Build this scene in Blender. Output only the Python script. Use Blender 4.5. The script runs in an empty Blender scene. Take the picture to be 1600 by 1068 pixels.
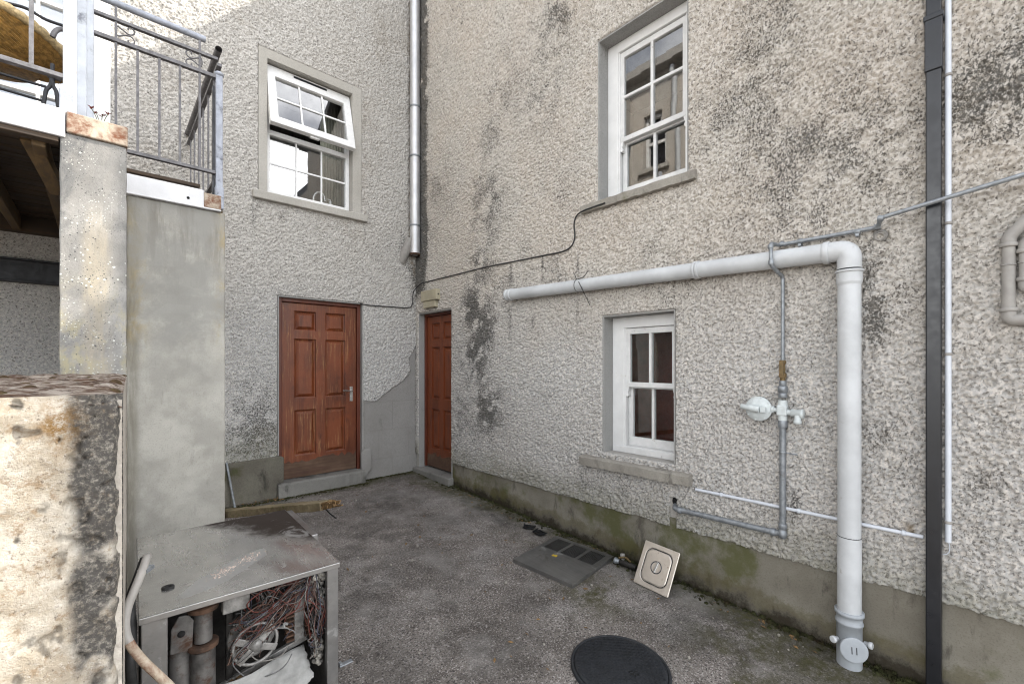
import bpy, bmesh, math, random
import numpy as np
from mathutils import Vector, Matrix
rnd = random.Random(7)
rng = np.random.default_rng(11)
sc = bpy.context.scene
col = sc.collection

# ------------------------------------------------------------------ camera, world, sun, exposure
F, CX, CY, EYE = 697.0, 800.0, 568.0, 1.45
TH = math.atan(640 / 697.0)
XR, YB = 3.15, 5.35                      # planes of the side wall (x) and the back wall (y)
cam = bpy.data.cameras.new('camera'); camo = bpy.data.objects.new('camera', cam); col.objects.link(camo)
camo.location = (0, 0, EYE); camo.rotation_euler = (math.pi / 2, 0, -TH)
cam.sensor_width = 36; cam.lens = 36 * F / 1600; cam.shift_y = 34 / 1600
cam.clip_start = 0.02; cam.clip_end = 400
sc.camera = camo
SUN = Vector((-1.0, 0.60, -1.09)).normalized()
w = bpy.data.worlds.new('World'); sc.world = w; w.use_nodes = True
wn = w.node_tree; bg = wn.nodes['Background']
sky = wn.nodes.new('ShaderNodeTexSky'); sky.sky_type = 'NISHITA'; sky.sun_disc = False
sky.sun_elevation = math.asin(-SUN.z); sky.sun_rotation = math.atan2(-SUN.x, -SUN.y)
sky.air_density = 1.0; sky.dust_density = 1.2; sky.ozone_density = 1.0
hs = wn.nodes.new('ShaderNodeHueSaturation'); hs.inputs['Saturation'].default_value = 0.55
wn.links.new(sky.outputs[0], hs.inputs['Color'])
wc = wn.nodes.new('ShaderNodeTexCoord'); cn = wn.nodes.new('ShaderNodeTexNoise')                # broken bright cloud over the whole sky
cn.inputs['Scale'].default_value = 2.6; cn.inputs['Detail'].default_value = 7; cn.inputs['Roughness'].default_value = .58
wn.links.new(wc.outputs['Generated'], cn.inputs['Vector'])
cr = wn.nodes.new('ShaderNodeMapRange'); cr.interpolation_type = 'SMOOTHSTEP'; cr.inputs[1].default_value = .40; cr.inputs[2].default_value = .62
wn.links.new(cn.outputs['Fac'], cr.inputs[0])
h2 = wn.nodes.new('ShaderNodeHueSaturation'); h2.inputs['Saturation'].default_value = .06; h2.inputs['Value'].default_value = 3.6
wn.links.new(sky.outputs[0], h2.inputs['Color'])
cm = wn.nodes.new('ShaderNodeMix'); cm.data_type = 'RGBA'
wn.links.new(cr.outputs[0], cm.inputs[0]); wn.links.new(hs.outputs[0], cm.inputs[6]); wn.links.new(h2.outputs[0], cm.inputs[7])
wn.links.new(cm.outputs[2], bg.inputs['Color'])
bg.inputs['Strength'].default_value = 0.13
sl = bpy.data.lights.new('sun', 'SUN'); sl.energy = 3.8; sl.angle = math.radians(0.55); sl.color = (1, .93, .82)
so = bpy.data.objects.new('sun', sl); col.objects.link(so); so.rotation_euler = SUN.to_track_quat('-Z', 'Y').to_euler()
sc.view_settings.view_transform = 'Standard'; sc.view_settings.look = 'None'
sc.view_settings.gamma = 1.0; sc.view_settings.exposure = 1.2
sc.render.engine = 'CYCLES'
sc.cycles.filter_width = 1.1; sc.cycles.max_bounces = 8; sc.cycles.diffuse_bounces = 2; sc.cycles.transparent_max_bounces = 12
try: sc.cycles.use_denoising = True
except Exception: pass

# ------------------------------------------------------------------ pixel -> place (photo pixels; the plane gives the distance)
_s, _c = math.sin(TH), math.cos(TH)
def ray(px, py):
    u = (px - CX) / F; v = (CY - py) / F
    return (_s + u * _c, _c - u * _s, v)
def at_x(px, py, x): d = ray(px, py); t = x / d[0]; return Vector((x, d[1] * t, EYE + d[2] * t))
def at_y(px, py, y): d = ray(px, py); t = y / d[1]; return Vector((d[0] * t, y, EYE + d[2] * t))
def at_z(px, py, z): d = ray(px, py); t = (z - EYE) / d[2]; return Vector((d[0] * t, d[1] * t, z))
def RW(px, py, o=0.0): return at_x(px, py, XR - o)
def BW(px, py, o=0.0): return at_y(px, py, YB - o)
def gz(y): return -0.245 + 0.046 * min(max(y, -2.0), 5.35)
def GR(px, py, h=0.0):
    z = -.1
    for _ in range(25): z = gz(at_z(px, py, z).y) + h
    return at_z(px, py, z)
MR = lambda u, v, w: (XR - w, u, v)     # u along the side wall, v up, w out of the wall
MB_ = lambda u, v, w: (u, YB - w, v)    # u along the back wall

# ------------------------------------------------------------------ value noise on arrays
_T = [rng.random((257, 257)) for _ in range(6)]
def vn(u, v, s, k=0):
    T = _T[k % 6]; a = u / s + 37.3 * k; b = v / s + 11.7 * k
    i = np.floor(a).astype(np.int64); j = np.floor(b).astype(np.int64)
    fa = a - i; fb = b - j; fa = fa * fa * (3 - 2 * fa); fb = fb * fb * (3 - 2 * fb)
    i0, j0, i1, j1 = i % 257, j % 257, (i + 1) % 257, (j + 1) % 257
    return (T[i0, j0] * (1 - fa) + T[i1, j0] * fa) * (1 - fb) + (T[i0, j1] * (1 - fa) + T[i1, j1] * fa) * fb
def fbm(u, v, s, k=0, o=4):
    r = 0; a = 1; t = 0
    for n in range(o):
        r = r + a * vn(u, v, s / 2 ** n, k + n); t += a; a *= .55
    return r / t
def lumps(u, v, s, k):
    a = u / s; b = v / s; i = np.floor(a).astype(np.int64); j = np.floor(b).astype(np.int64)
    T1, T2, T3 = _T[k % 6], _T[(k + 1) % 6], _T[(k + 2) % 6]; best = np.zeros_like(a)
    for di in (-1, 0, 1):
        for dj in (-1, 0, 1):
            ci = (i + di) % 257; cj = (j + dj) % 257
            d2 = (a - (i + di + T1[ci, cj])) ** 2 + (b - (j + dj + T2[ci, cj])) ** 2
            best = np.maximum(best, (0.25 + .75 * T3[ci, cj]) * np.sqrt(np.clip(1 - d2 / .72, 0, 1)))
    return best
def sstep(a, b, x): t = np.clip((x - a) / (b - a), 0, 1); return t * t * (3 - 2 * t)

# ------------------------------------------------------------------ node helpers
class NT:
    def __init__(s, name):
        s.m = bpy.data.materials.new(name); s.m.use_nodes = True; s.t = s.m.node_tree
        s.b = s.t.nodes['Principled BSDF']; s.co = s.t.nodes.new('ShaderNodeTexCoord').outputs['Object']
    def n(s, t): return s.t.nodes.new(t)
    def put(s, i, v):
        if isinstance(v, bpy.types.NodeSocket): s.t.links.new(v, i)
        elif isinstance(v, (tuple, list)) and len(v) == 3 and i.type == 'RGBA': i.default_value = (*v, 1)
        else: i.default_value = v
    def mapped(s, sc_=(1, 1, 1), loc=(0, 0, 0), rot=(0, 0, 0)):
        m = s.n('ShaderNodeMapping'); s.put(m.inputs[0], s.co)
        m.inputs['Scale'].default_value = sc_; m.inputs['Location'].default_value = loc; m.inputs['Rotation'].default_value = rot
        return m.outputs[0]
    def noise(s, scale, detail=4, rough=.6, vec=None, dist=0):
        n = s.n('ShaderNodeTexNoise'); s.put(n.inputs['Vector'], vec or s.co); n.inputs['Scale'].default_value = scale
        n.inputs['Detail'].default_value = detail; n.inputs['Roughness'].default_value = rough; n.inputs['Distortion'].default_value = dist
        return n.outputs['Fac']
    def voro(s, scale, vec=None, feat='F1', out='Distance', rnd_=1):
        n = s.n('ShaderNodeTexVoronoi'); n.feature = feat; s.put(n.inputs['Vector'], vec or s.co)
        n.inputs['Scale'].default_value = scale; n.inputs['Randomness'].default_value = rnd_; return n.outputs[out]
    def ramp(s, f, a, b, c0=0.0, c1=1.0):
        n = s.n('ShaderNodeMapRange'); n.interpolation_type = 'SMOOTHSTEP'; s.put(n.inputs[0], f)
        for k, v in zip((1, 2, 3, 4), (a, b, c0, c1)): s.put(n.inputs[k], v)
        return n.outputs[0]
    def mix(s, f, a, b, mode='MIX'):
        n = s.n('ShaderNodeMix'); n.data_type = 'RGBA'; n.blend_type = mode
        s.put(n.inputs[0], f); s.put(n.inputs[6], a); s.put(n.inputs[7], b); return n.outputs[2]
    def math(s, op, a, b=0.0):
        n = s.n('ShaderNodeMath'); n.operation = op; s.put(n.inputs[0], a); s.put(n.inputs[1], b); return n.outputs[0]
    def attr(s, name):
        n = s.n('ShaderNodeAttribute'); n.attribute_name = name; sp = s.n('ShaderNodeSeparateColor')
        s.t.links.new(n.outputs['Color'], sp.inputs[0]); return sp.outputs
    def xyz(s):
        n = s.n('ShaderNodeSeparateXYZ'); s.put(n.inputs[0], s.co); return n.outputs
    def bump(s, h, strength=.3, dist=.01, normal=None):
        n = s.n('ShaderNodeBump'); s.put(n.inputs['Height'], h); n.inputs['Strength'].default_value = strength; n.inputs['Distance'].default_value = dist
        if normal: s.put(n.inputs['Normal'], normal)
        return n.outputs[0]
    def done(s, colr, rough=.8, metal=0.0, normal=None, spec=None):
        s.put(s.b.inputs['Base Color'], colr); s.put(s.b.inputs['Roughness'], rough); s.put(s.b.inputs['Metallic'], metal)
        if normal: s.put(s.b.inputs['Normal'], normal)
        if spec is not None: s.b.inputs['Specular IOR Level'].default_value = spec
        return s.m

def m_plain(name, c, rough=.6, metal=0.0, var=.25, scale=9, dirt=None, dirt_amt=.5, bump=.15, fine=90, spec=None, dscale=5):
    """paint, plastic or metal: uneven tone, shaped dirt patches, fine relief"""
    t = NT(name)
    a = tuple(x * (1 - var) for x in c); b = tuple(min(1, x * (1 + var * .6)) for x in c)
    cc = t.mix(t.ramp(t.noise(scale, 6, .62), .3, .7), a, b)
    r = t.ramp(t.noise(scale * 3, 4), .3, .7, rough * .8, min(1, rough * 1.2))
    if dirt:
        d = t.ramp(t.noise(dscale, 8, .7, dist=.3), .66 - .22 * dirt_amt, .8 - .15 * dirt_amt)
        cc = t.mix(d, cc, dirt); r = t.mix(d, r, (.85,) * 3)
    return t.done(cc, r, metal, t.bump(t.noise(fine, 3), bump, .003), spec)

def m_roughcast(name, ca, cb, cw):
    t = NT(name); A = t.attr('dirt')
    X = t.xyz(); lowz = t.ramp(t.math('ADD', X[2], t.math('MULTIPLY', t.noise(1.1, 4), 1.6)), 3.4, 2.2)
    c = t.mix(t.ramp(t.noise(1.3, 5, .6), .35, .65), ca, cb); c = t.mix(t.math('MULTIPLY', lowz, .7), c, (.43, .433, .435))   # greyer low down
    c = t.mix(t.ramp(t.noise(60, 4, .65), .42, .64), c, cw)
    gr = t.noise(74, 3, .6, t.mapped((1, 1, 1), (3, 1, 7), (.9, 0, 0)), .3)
    c = t.mix(t.ramp(gr, .56, .65, 0, .75), c, (.11, .098, .088))                # soot-grey grains all over, also standing in for shade in the pits
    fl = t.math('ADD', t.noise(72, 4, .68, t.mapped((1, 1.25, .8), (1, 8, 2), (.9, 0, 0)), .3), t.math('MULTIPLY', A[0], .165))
    c = t.mix(t.ramp(fl, .60, .70, 0, .85), c, (.055, .052, .047))               # mould flecks and painted pit shadow, denser where the patch is
    c = t.mix(t.math('MULTIPLY', A[0], .16), c, (.15, .148, .14))
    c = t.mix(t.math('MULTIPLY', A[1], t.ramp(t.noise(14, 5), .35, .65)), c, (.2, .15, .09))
    c = t.mix(t.math('MULTIPLY', A[2], t.ramp(t.noise(30, 4), .3, .6, .3, 1)), c, (.10, .105, .045))
    return t.done(c, .93, 0, t.bump(t.noise(120, 4, .75), .8, .008), .2)

def m_concrete(name, ca, cb, dark=(.06, .056, .05), damt=.5, green=None, gamt=.4, fine=120, yell=None, bump=.35, lich=0, vert=.45):
    t = NT(name)
    c = t.mix(t.ramp(t.noise(2.2, 6, .6), .32, .68), ca, cb)
    c = t.mix(t.ramp(t.noise(fine, 3, .6), .42, .7, 0, .35), c, tuple(x * .45 for x in ca))
    if yell: c = t.mix(t.ramp(t.noise(3.1, 4, .5, t.mapped((1.3, 1.3, .5), (5, 2, 1))), .54, .68, 0, .7), c, yell)
    c = t.mix(t.ramp(t.noise(4.5, 8, .72, t.mapped((1, 1, vert), (1, 4, 2)), .4), .66 - .22 * damt, .8 - .15 * damt, 0, .85), c, dark)
    if green: c = t.mix(t.ramp(t.noise(2.6, 6, .62, t.mapped((1, 1, 1), (9, 3, 4))), .66 - .2 * gamt, .78 - .15 * gamt, 0, .85), c, green)
    if lich:
        v = t.voro(38, t.mapped((1, 1, 1), (.3, .2, .1)))
        c = t.mix(t.math('MULTIPLY', t.ramp(v, .2, .13), t.ramp(t.noise(4.3, 3), .47, .6, 0, lich)), c, (.62, .63, .58))
        v = t.voro(50, t.mapped((1, 1, 1), (3.3, 1.2, 5.1)))
        c = t.mix(t.math('MULTIPLY', t.ramp(v, .2, .15), t.ramp(t.noise(5.1, 3, .5, t.mapped(loc=(2, 2, 2))), .48, .6, 0, .8)), c, (.05, .05, .05))
    return t.done(c, .9, 0, t.bump(t.noise(fine * .7, 5, .7), bump, .006), .25)

def m_wood(name, ca, cb, axis='z', worn=None, wamt=.5, dark=None, rough=.5, grain=28, bump=.25, fade=None):
    t = NT(name); k = {'x': (.06, 1, 1), 'y': (1, .06, 1), 'z': (1, 1, .06)}[axis]
    g = t.noise(grain, 6, .65, t.mapped(k), .6)
    c = t.mix(t.ramp(g, .3, .7), ca, cb)
    c = t.mix(t.ramp(t.noise(2.5, 4), .4, .7, 0, .5), c, tuple(x * .5 for x in ca))
    if fade: c = t.mix(t.ramp(t.noise(3.3, 5, .6, t.mapped((1, 1, .55), (2, 7, 3)), .4), .44, .62, 0, .75), c, fade)
    r = t.ramp(g, .3, .7, rough * .8, rough * 1.2)
    if worn:
        f = t.ramp(t.noise(grain * 2, 7, .75, t.mapped(tuple(x * (.6 if x < 1 else 1) for x in k), (2, 1, 4)), .2), .66 - .2 * wamt, .74 - .12 * wamt)
        f = t.math('MULTIPLY', f, t.ramp(t.noise(3, 4, .6, t.mapped(loc=(4, 4, 4))), .38, .6))
        c = t.mix(f, c, worn); r = t.mix(f, r, (.9,) * 3)
    if dark: c = t.mix(t.ramp(t.noise(6, 6, .7, t.mapped(k if axis != 'z' else (1, 1, .3))), .56, .68, 0, .8), c, dark)
    return t.done(c, r, 0, t.bump(g, bump, .004))

M = {}
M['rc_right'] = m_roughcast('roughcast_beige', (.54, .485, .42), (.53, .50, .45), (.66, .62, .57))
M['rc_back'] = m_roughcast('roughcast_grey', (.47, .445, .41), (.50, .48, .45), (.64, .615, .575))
M['body'] = m_concrete('masonry_core', (.38, .36, .33), (.44, .42, .39))
def m_plinth():
    t = NT('plinth_render'); X = t.xyz(); zr_ = t.math('ADD', t.math('SUBTRACT', X[2], t.math('MULTIPLY', X[1], .046)), .245)
    c = t.mix(t.ramp(t.noise(2.4, 6, .6), .35, .65), (.17, .155, .125), (.25, .235, .195))
    c = t.mix(t.ramp(t.noise(110, 4, .7), .5, .68, 0, .4), c, (.08, .072, .06))
    c = t.mix(t.ramp(t.noise(2.1, 6, .65, t.mapped((1, 1, 1), (9, 3, 4))), .50, .64, 0, .8), c, (.085, .088, .03))
    c = t.mix(t.ramp(t.noise(7, 7, .7, t.mapped((1, 1, .35), (3, 3, 1)), .3), .56, .68, 0, .7), c, (.07, .062, .05))
    f = t.math('ADD', zr_, t.math('MULTIPLY', t.math('SUBTRACT', t.noise(5, 7, .75), .5), .34))
    c = t.mix(t.ramp(f, .15, .02, 0, .95), c, (.03, .024, .016))
    c = t.mix(t.ramp(t.math('ABSOLUTE', t.math('SUBTRACT', f, .13)), .07, .01, 0, .5), c, (.09, .075, .03))
    return t.done(c, .92, 0, t.bump(t.noise(80, 5, .75), .5, .006), .2)
M['plinth'] = m_plinth()
M['plinth_dark'] = m_concrete('mossy_plinth', (.12, .11, .09), (.17, .16, .13), (.035, .033, .028), .6, (.06, .062, .025), .6)
M['reveal'] = m_concrete('reveal_plaster', (.30, .30, .29), (.36, .355, .34), (.10, .10, .095), .25)
M['surround'] = m_concrete('window_surround_plaster', (.42, .40, .36), (.48, .46, .42), (.16, .15, .13), .15, bump=.2)
M['sill'] = m_concrete('sill_stone', (.27, .25, .22), (.34, .32, .28), (.06, .055, .05), .6, (.11, .105, .05), .35)
M['block'] = m_concrete('bare_block', (.27, .26, .245), (.32, .31, .295), (.12, .115, .105), .3, bump=.45)
M['mortar'] = m_concrete('old_mortar', (.24, .23, .215), (.28, .27, .25), bump=.5)
M['pier_a'] = m_concrete('lichen_concrete', (.25, .245, .235), (.34, .33, .31), (.10, .10, .098), .55, (.30, .27, .12), .3, yell=(.44, .37, .25), lich=1, bump=.5)
M['pier_b'] = m_concrete('smooth_pier_render', (.38, .38, .36), (.45, .445, .425), (.17, .16, .14), .42, None, yell=(.40, .35, .22), bump=.15, vert=.5)
def m_pier(name, ca, cb, kind):
    t = NT(name); X = t.xyz(); g = lambda v, a, b: t.ramp(v, a, b)
    c = t.mix(t.ramp(t.noise(3, 6, .6), .32, .68), ca, cb)
    c = t.mix(t.ramp(t.noise(120, 4, .75), .50, .68, 0, .45), c, tuple(x * .55 for x in ca)); c = t.mix(t.ramp(t.noise(30, 6, .7, t.mapped((1, 1, .25))), .55, .7, 0, .35), c, tuple(x * .6 for x in ca)); c = t.mix(t.ramp(t.noise(3.4, 5, .6, t.mapped(loc=(6, 2, 9))), .42, .62, 0, .5), c, tuple(x * .62 for x in ca))
    st = t.noise(11, 6, .7, t.mapped((1, 1, .14), (2, 1, 3)), .2); bl = t.noise(6, 7, .7, t.mapped((1, 1, .6), (7, 1, 5)), .4)
    if kind == 'b':
        zt = t.math('MULTIPLY', t.ramp(X[2], 1.75, 2.5), t.ramp(st, .44, .62)); c = t.mix(t.math('MULTIPLY', zt, .8), c, (.17, .15, .12))
        ed = t.math('MULTIPLY', t.ramp(t.math('ABSOLUTE', t.math('SUBTRACT', X[0], .40)), .14, .27), t.math('MULTIPLY', t.ramp(X[2], 1.35, 1.75), t.ramp(bl, .42, .58)))
        c = t.mix(t.math('MULTIPLY', ed, .9), c, (.38, .30, .15))
        c = t.mix(t.math('MULTIPLY', t.ramp(t.noise(3.2, 6, .65, t.mapped(loc=(1, 5, 2))), .36, .56), t.ramp(X[2], 1.15, 1.75, .05, .75)), c, (.27, .265, .245))
        c = t.mix(t.math('MULTIPLY', t.ramp(X[0], .20, .13), t.ramp(st, .35, .6, .2, .8)), c, (.16, .145, .11))
        return t.done(c, .88, 0, t.bump(t.noise(60, 5, .7), .25, .004), .25)
    md = t.math('MULTIPLY', t.ramp(t.math('ABSOLUTE', t.math('SUBTRACT', X[0], -.02)), .075, .02), t.math('MULTIPLY', t.ramp(X[2], 2.35, 2.0), t.ramp(st, .34, .56)))
    c = t.mix(t.math('MULTIPLY', md, .5), c, (.40, .345, .25))
    c = t.mix(t.math('MULTIPLY', t.ramp(bl, .46, .6), t.ramp(X[2], 1.95, 1.6, 0, .65)), c, (.38, .34, .20))
    c = t.mix(t.math('MULTIPLY', t.ramp(bl, .50, .38), t.ramp(X[2], 1.7, 2.4, .25, .85)), c, (.14, .14, .138))
    for sc2, lo, colr, th in ((40, (.3, .2, .1), (.56, .57, .53), .52), (75, (1.3, 4.2, 2.1), (.52, .53, .49), .50), (60, (3.3, 1.2, 5.1), (.07, .07, .07), .51), (95, (2.3, 2.2, 7.1), (.09, .09, .085), .48)):
        v = t.voro(sc2, t.mapped((1, 1, 1), lo)); c = t.mix(t.math('MULTIPLY', t.ramp(v, .23, .14), t.ramp(t.noise(5.1, 4, .6, t.mapped(loc=lo)), th, th + .08)), c, colr)
    return t.done(c, .92, 0, t.bump(t.noise(70, 6, .75), .6, .006), .25)
M['pier_a'] = m_pier('lichen_concrete_pier', (.25, .243, .23), (.35, .34, .32), 'a')
M['pier_b'] = m_pier('smooth_render_pier', (.40, .385, .345), (.485, .47, .425), 'b')
M['low_wall'] = m_concrete('weathered_wall_render', (.34, .31, .27), (.52, .48, .42), (.045, .042, .04), .62, (.22, .14, .06), .25, fine=60, bump=.8, vert=.8)
def m_lowend():
    t = NT('crusted_shadowed_wall_end'); A = t.attr('dirt')
    c = t.mix(t.ramp(t.noise(16, 7, .7), .38, .62), (.42, .36, .28), (.60, .55, .47))
    c = t.mix(t.ramp(t.noise(45, 6, .75), .54, .66, 0, .7), c, (.27, .18, .10))
    c = t.mix(t.ramp(t.noise(140, 4, .7), .58, .68, 0, .7), c, (.12, .09, .07))
    c = t.mix(t.ramp(t.noise(130, 4, .7, t.mapped(loc=(4, 1, 3))), .56, .66, 0, .6), c, (.62, .58, .52))
    c = t.mix(t.math('MULTIPLY', A[0], t.ramp(t.noise(110, 6, .75), .28, .56, .35, .95)), c, (.07, .066, .062))  # black lichen together with the painted shadow
    c = t.mix(t.math('MULTIPLY', A[1], t.ramp(t.noise(90, 5, .7), .35, .6)), c, (.24, .13, .035))
    return t.done(c, .93, 0, t.bump(t.noise(160, 6, .8), 1, .008), .2)
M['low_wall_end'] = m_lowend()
def m_coping():
    t = NT('flaking_coping'); n = t.noise(26, 8, .75, t.mapped((.45, 1.2, 1), (1, 2, 3)), .6)
    c = t.mix(t.ramp(n, .42, .6), (.09, .05, .032), (.40, .35, .30))
    c = t.mix(t.ramp(t.noise(50, 5, .7, t.mapped((.6, 1, 1))), .52, .64, 0, .8), c, (.045, .03, .022))
    c = t.mix(t.ramp(t.noise(14, 6, .7, t.mapped(loc=(5, 5, 1))), .58, .68, 0, .7), c, (.5, .47, .42))
    return t.done(c, .95, 0, t.bump(n, 1, .02), .15)
M['coping'] = m_coping()
M['moss'] = m_plain('moss_clump', (.075, .05, .028), .95, var=.5, scale=40, dirt=(.06, .07, .02), dirt_amt=.6, bump=.8, spec=.1, dscale=20)
M['weed'] = m_plain('dead_moss', (.04, .042, .018), .95, var=.6, scale=20, dirt=(.028, .02, .012), dirt_amt=.8, bump=.6, spec=.1, dscale=9)
M['step'] = m_concrete('step_concrete', (.20, .195, .18), (.27, .26, .24), (.05, .047, .043), .6)
M['wpaint'] = m_plain('white_gloss_paint', (.74, .74, .73), .38, var=.07, scale=6, dirt=(.40, .36, .28), dirt_amt=.06, bump=.12, fine=40)
M['wpaint_old'] = m_plain('worn_white_paint', (.68, .68, .67), .5, var=.1, scale=9, dirt=(.30, .27, .23), dirt_amt=.22, bump=.35, fine=60, dscale=16)
M['upvc'] = m_plain('upvc', (.80, .80, .79), .3, var=.04, bump=.03)
M['pvc'] = m_plain('white_pvc_pipe', (.52, .535, .545), .45, var=.12, scale=5, dirt=(.30, .29, .25), dirt_amt=.16, bump=.1, dscale=9)
M['pvc_low'] = m_plain('greyed_pvc', (.36, .385, .41), .5, var=.12, scale=8, dirt=(.2, .19, .16), dirt_amt=.25, bump=.1)
M['pvc_grey'] = m_plain('grey_pvc_pipe', (.30, .285, .265), .6, var=.15, scale=12, dirt=(.17, .16, .13), dirt_amt=.35, bump=.15)
M['conduit'] = m_plain('white_conduit', (.60, .63, .68), .4, var=.06, bump=.05)
M['galv'] = m_plain('galvanised_pipe', (.28, .30, .32), .5, .55, var=.25, scale=30, dirt=(.18, .17, .16), dirt_amt=.3, bump=.15)
M['galv_lt'] = m_plain('spun_metal_pipe', (.60, .60, .61), .42, .55, var=.12, scale=8, dirt=(.35, .33, .30), dirt_amt=.2, bump=.1)
M['regpaint'] = m_plain('regulator_enamel', (.56, .60, .60), .45, var=.12, scale=25, dirt=(.25, .25, .22), dirt_amt=.2, bump=.1)
M['brass'] = m_plain('old_brass', (.17, .12, .055), .55, .4, var=.4, scale=40, dirt=(.16, .08, .03), dirt_amt=.6, dscale=30)
M['black_pl'] = m_plain('black_plastic', (.009, .010, .013), .34, var=.2, scale=5, dirt=(.05, .05, .052), dirt_amt=.15, bump=.06)
M['rubber'] = m_plain('black_rubber', (.012, .012, .012), .7, var=.3, bump=.2)
M['manhole'] = m_plain('black_composite_cover', (.017, .019, .023), .62, var=.3, scale=14, dirt=(.06, .058, .055), dirt_amt=.12, bump=.5, fine=160)
M['dark'] = m_plain('dark_void', (.006, .006, .006), .95, var=.2)
M['dirt_fill'] = m_plain('greasy_black', (.018, .016, .014), .6, var=.5, scale=20, bump=.5)
M['steel'] = None
M['rust'] = m_plain('rust', (.075, .04, .024), .9, .0, var=.55, scale=22, dirt=(.42, .36, .29), dirt_amt=.15, bump=.7, dscale=9)
M['rust_paint'] = m_plain('rusting_white_paint', (.42, .36, .28), .75, .0, var=.2, scale=12, dirt=(.15, .052, .022), dirt_amt=1.05, bump=.5, dscale=9)
M['ironpaint'] = m_plain('chipped_blue_grey_iron', (.33, .35, .40), .55, .1, var=.2, scale=25, dirt=(.035, .037, .045), dirt_amt=.5, bump=.4, dscale=13)
M['irondark'] = m_plain('weathered_iron', (.15, .145, .15), .6, .25, var=.3, scale=25, dirt=(.26, .25, .27), dirt_amt=.45, bump=.3, dscale=17)
M['blackiron'] = m_plain('black_iron', (.025, .026, .03), .5, .3, var=.3)
M['white_beam'] = m_plain('painted_steel_beam', (.66, .66, .67), .5, var=.08, scale=7, dirt=(.42, .39, .36), dirt_amt=.15)
M['post'] = m_plain('peeling_post', (.52, .55, .60), .7, var=.15, scale=9, dirt=(.17, .18, .21), dirt_amt=.42, bump=.4, dscale=10)
M['deckwood'] = m_wood('old_deck_timber', (.035, .024, .016), (.085, .055, .033), 'x', rough=.85)
M['joistwood'] = m_wood('joist_timber', (.07, .045, .022), (.17, .11, .05), 'y', rough=.85)
M['door'] = m_wood('varnished_red_door', (.115, .026, .009), (.185, .050, .016), 'z', worn=(.36, .19, .085), wamt=.68, dark=(.05, .012, .006), rough=.42, grain=40, bump=.35, fade=(.21, .052, .015))
M['door_b'] = m_wood('varnished_red_door_clean', (.125, .028, .009), (.20, .052, .016), 'z', worn=(.30, .13, .05), wamt=.3, dark=(.06, .014, .006), rough=.4, grain=38, bump=.3, fade=(.18, .042, .012))
M['doorframe'] = m_wood('door_frame_wood', (.095, .022, .010), (.15, .036, .015), 'z', worn=(.2, .12, .08), wamt=.3, rough=.5)
M['kick'] = m_wood('bare_weathered_wood', (.085, .04, .024), (.16, .105, .07), 'x', worn=(.10, .035, .018), wamt=.5, rough=.85)
M['plank'] = m_wood('mossy_plank', (.13, .095, .05), (.25, .20, .12), 'x', worn=(.09, .085, .02), wamt=.8, dark=(.05, .045, .02), rough=.9)
M['broken'] = m_plain('broken_wood', (.20, .12, .05), .9, var=.6, scale=60, bump=.9)
M['roof'] = m_plain('slate', (.09, .09, .10), .7, var=.3)
M['grass'] = None
M['lampcase'] = m_plain('cream_lamp_case', (.40, .36, .26), .5, var=.15, dirt=(.17, .15, .10), dirt_amt=.35)
M['chrome'] = m_plain('satin_metal', (.55, .55, .54), .3, .9, var=.1)
M['wool'] = m_plain('insulation_wool', (.42, .40, .36), .98, var=.35, scale=35, bump=1, fine=70, dirt=(.16, .14, .11), dirt_amt=.4, dscale=22)
M['alu'] = m_plain('dull_aluminium', (.26, .255, .245), .55, .5, var=.4, scale=30, dirt=(.09, .065, .045), dirt_amt=.6, dscale=22)
M['insul'] = m_plain('torn_white_board', (.27, .27, .26), .8, var=.3, scale=12, dirt=(.10, .085, .07), dirt_amt=.7, bump=.4)
M['sooty'] = m_plain('sooty_metal', (.12, .115, .11), .55, .4, var=.5, scale=14, dirt=(.07, .035, .02), dirt_amt=.8, bump=.3, dscale=12)
M['curtain'] = m_plain('pale_curtain', (.42, .41, .33), .9, var=.1, scale=15)
M['pane_backing'] = m_plain('pale_pane_backing', (.34, .38, .46), .8, var=.05)
M['crumb'] = m_plain('chalky_crumbs', (.52, .43, .37), .95, var=.4, scale=60)
M['leaf_red'] = m_plain('red_weed', (.28, .05, .03), .7, var=.4, scale=30)
M['stalk'] = m_plain('green_stalk', (.10, .11, .05), .7, var=.3)
M['yellow'] = m_plain('yellow_sticker', (.55, .38, .03), .6, var=.15)
M['room'] = m_plain('room_plaster', (.34, .07, .045), .9, var=.3)
M['cable'] = m_plain('black_cable', (.022, .022, .023), .6, var=.4, scale=12)
for nm, c in dict(w_red=(.12, .026, .018), w_pink=(.11, .065, .055), w_white=(.19, .18, .165), w_blue=(.05, .05, .07), w_black=(.02, .02, .02), w_brown=(.09, .045, .03), w_grey=(.13, .13, .13)).items():
    M[nm] = m_plain('wire_' + nm[2:], c, .6, var=.3, scale=40)

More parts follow.
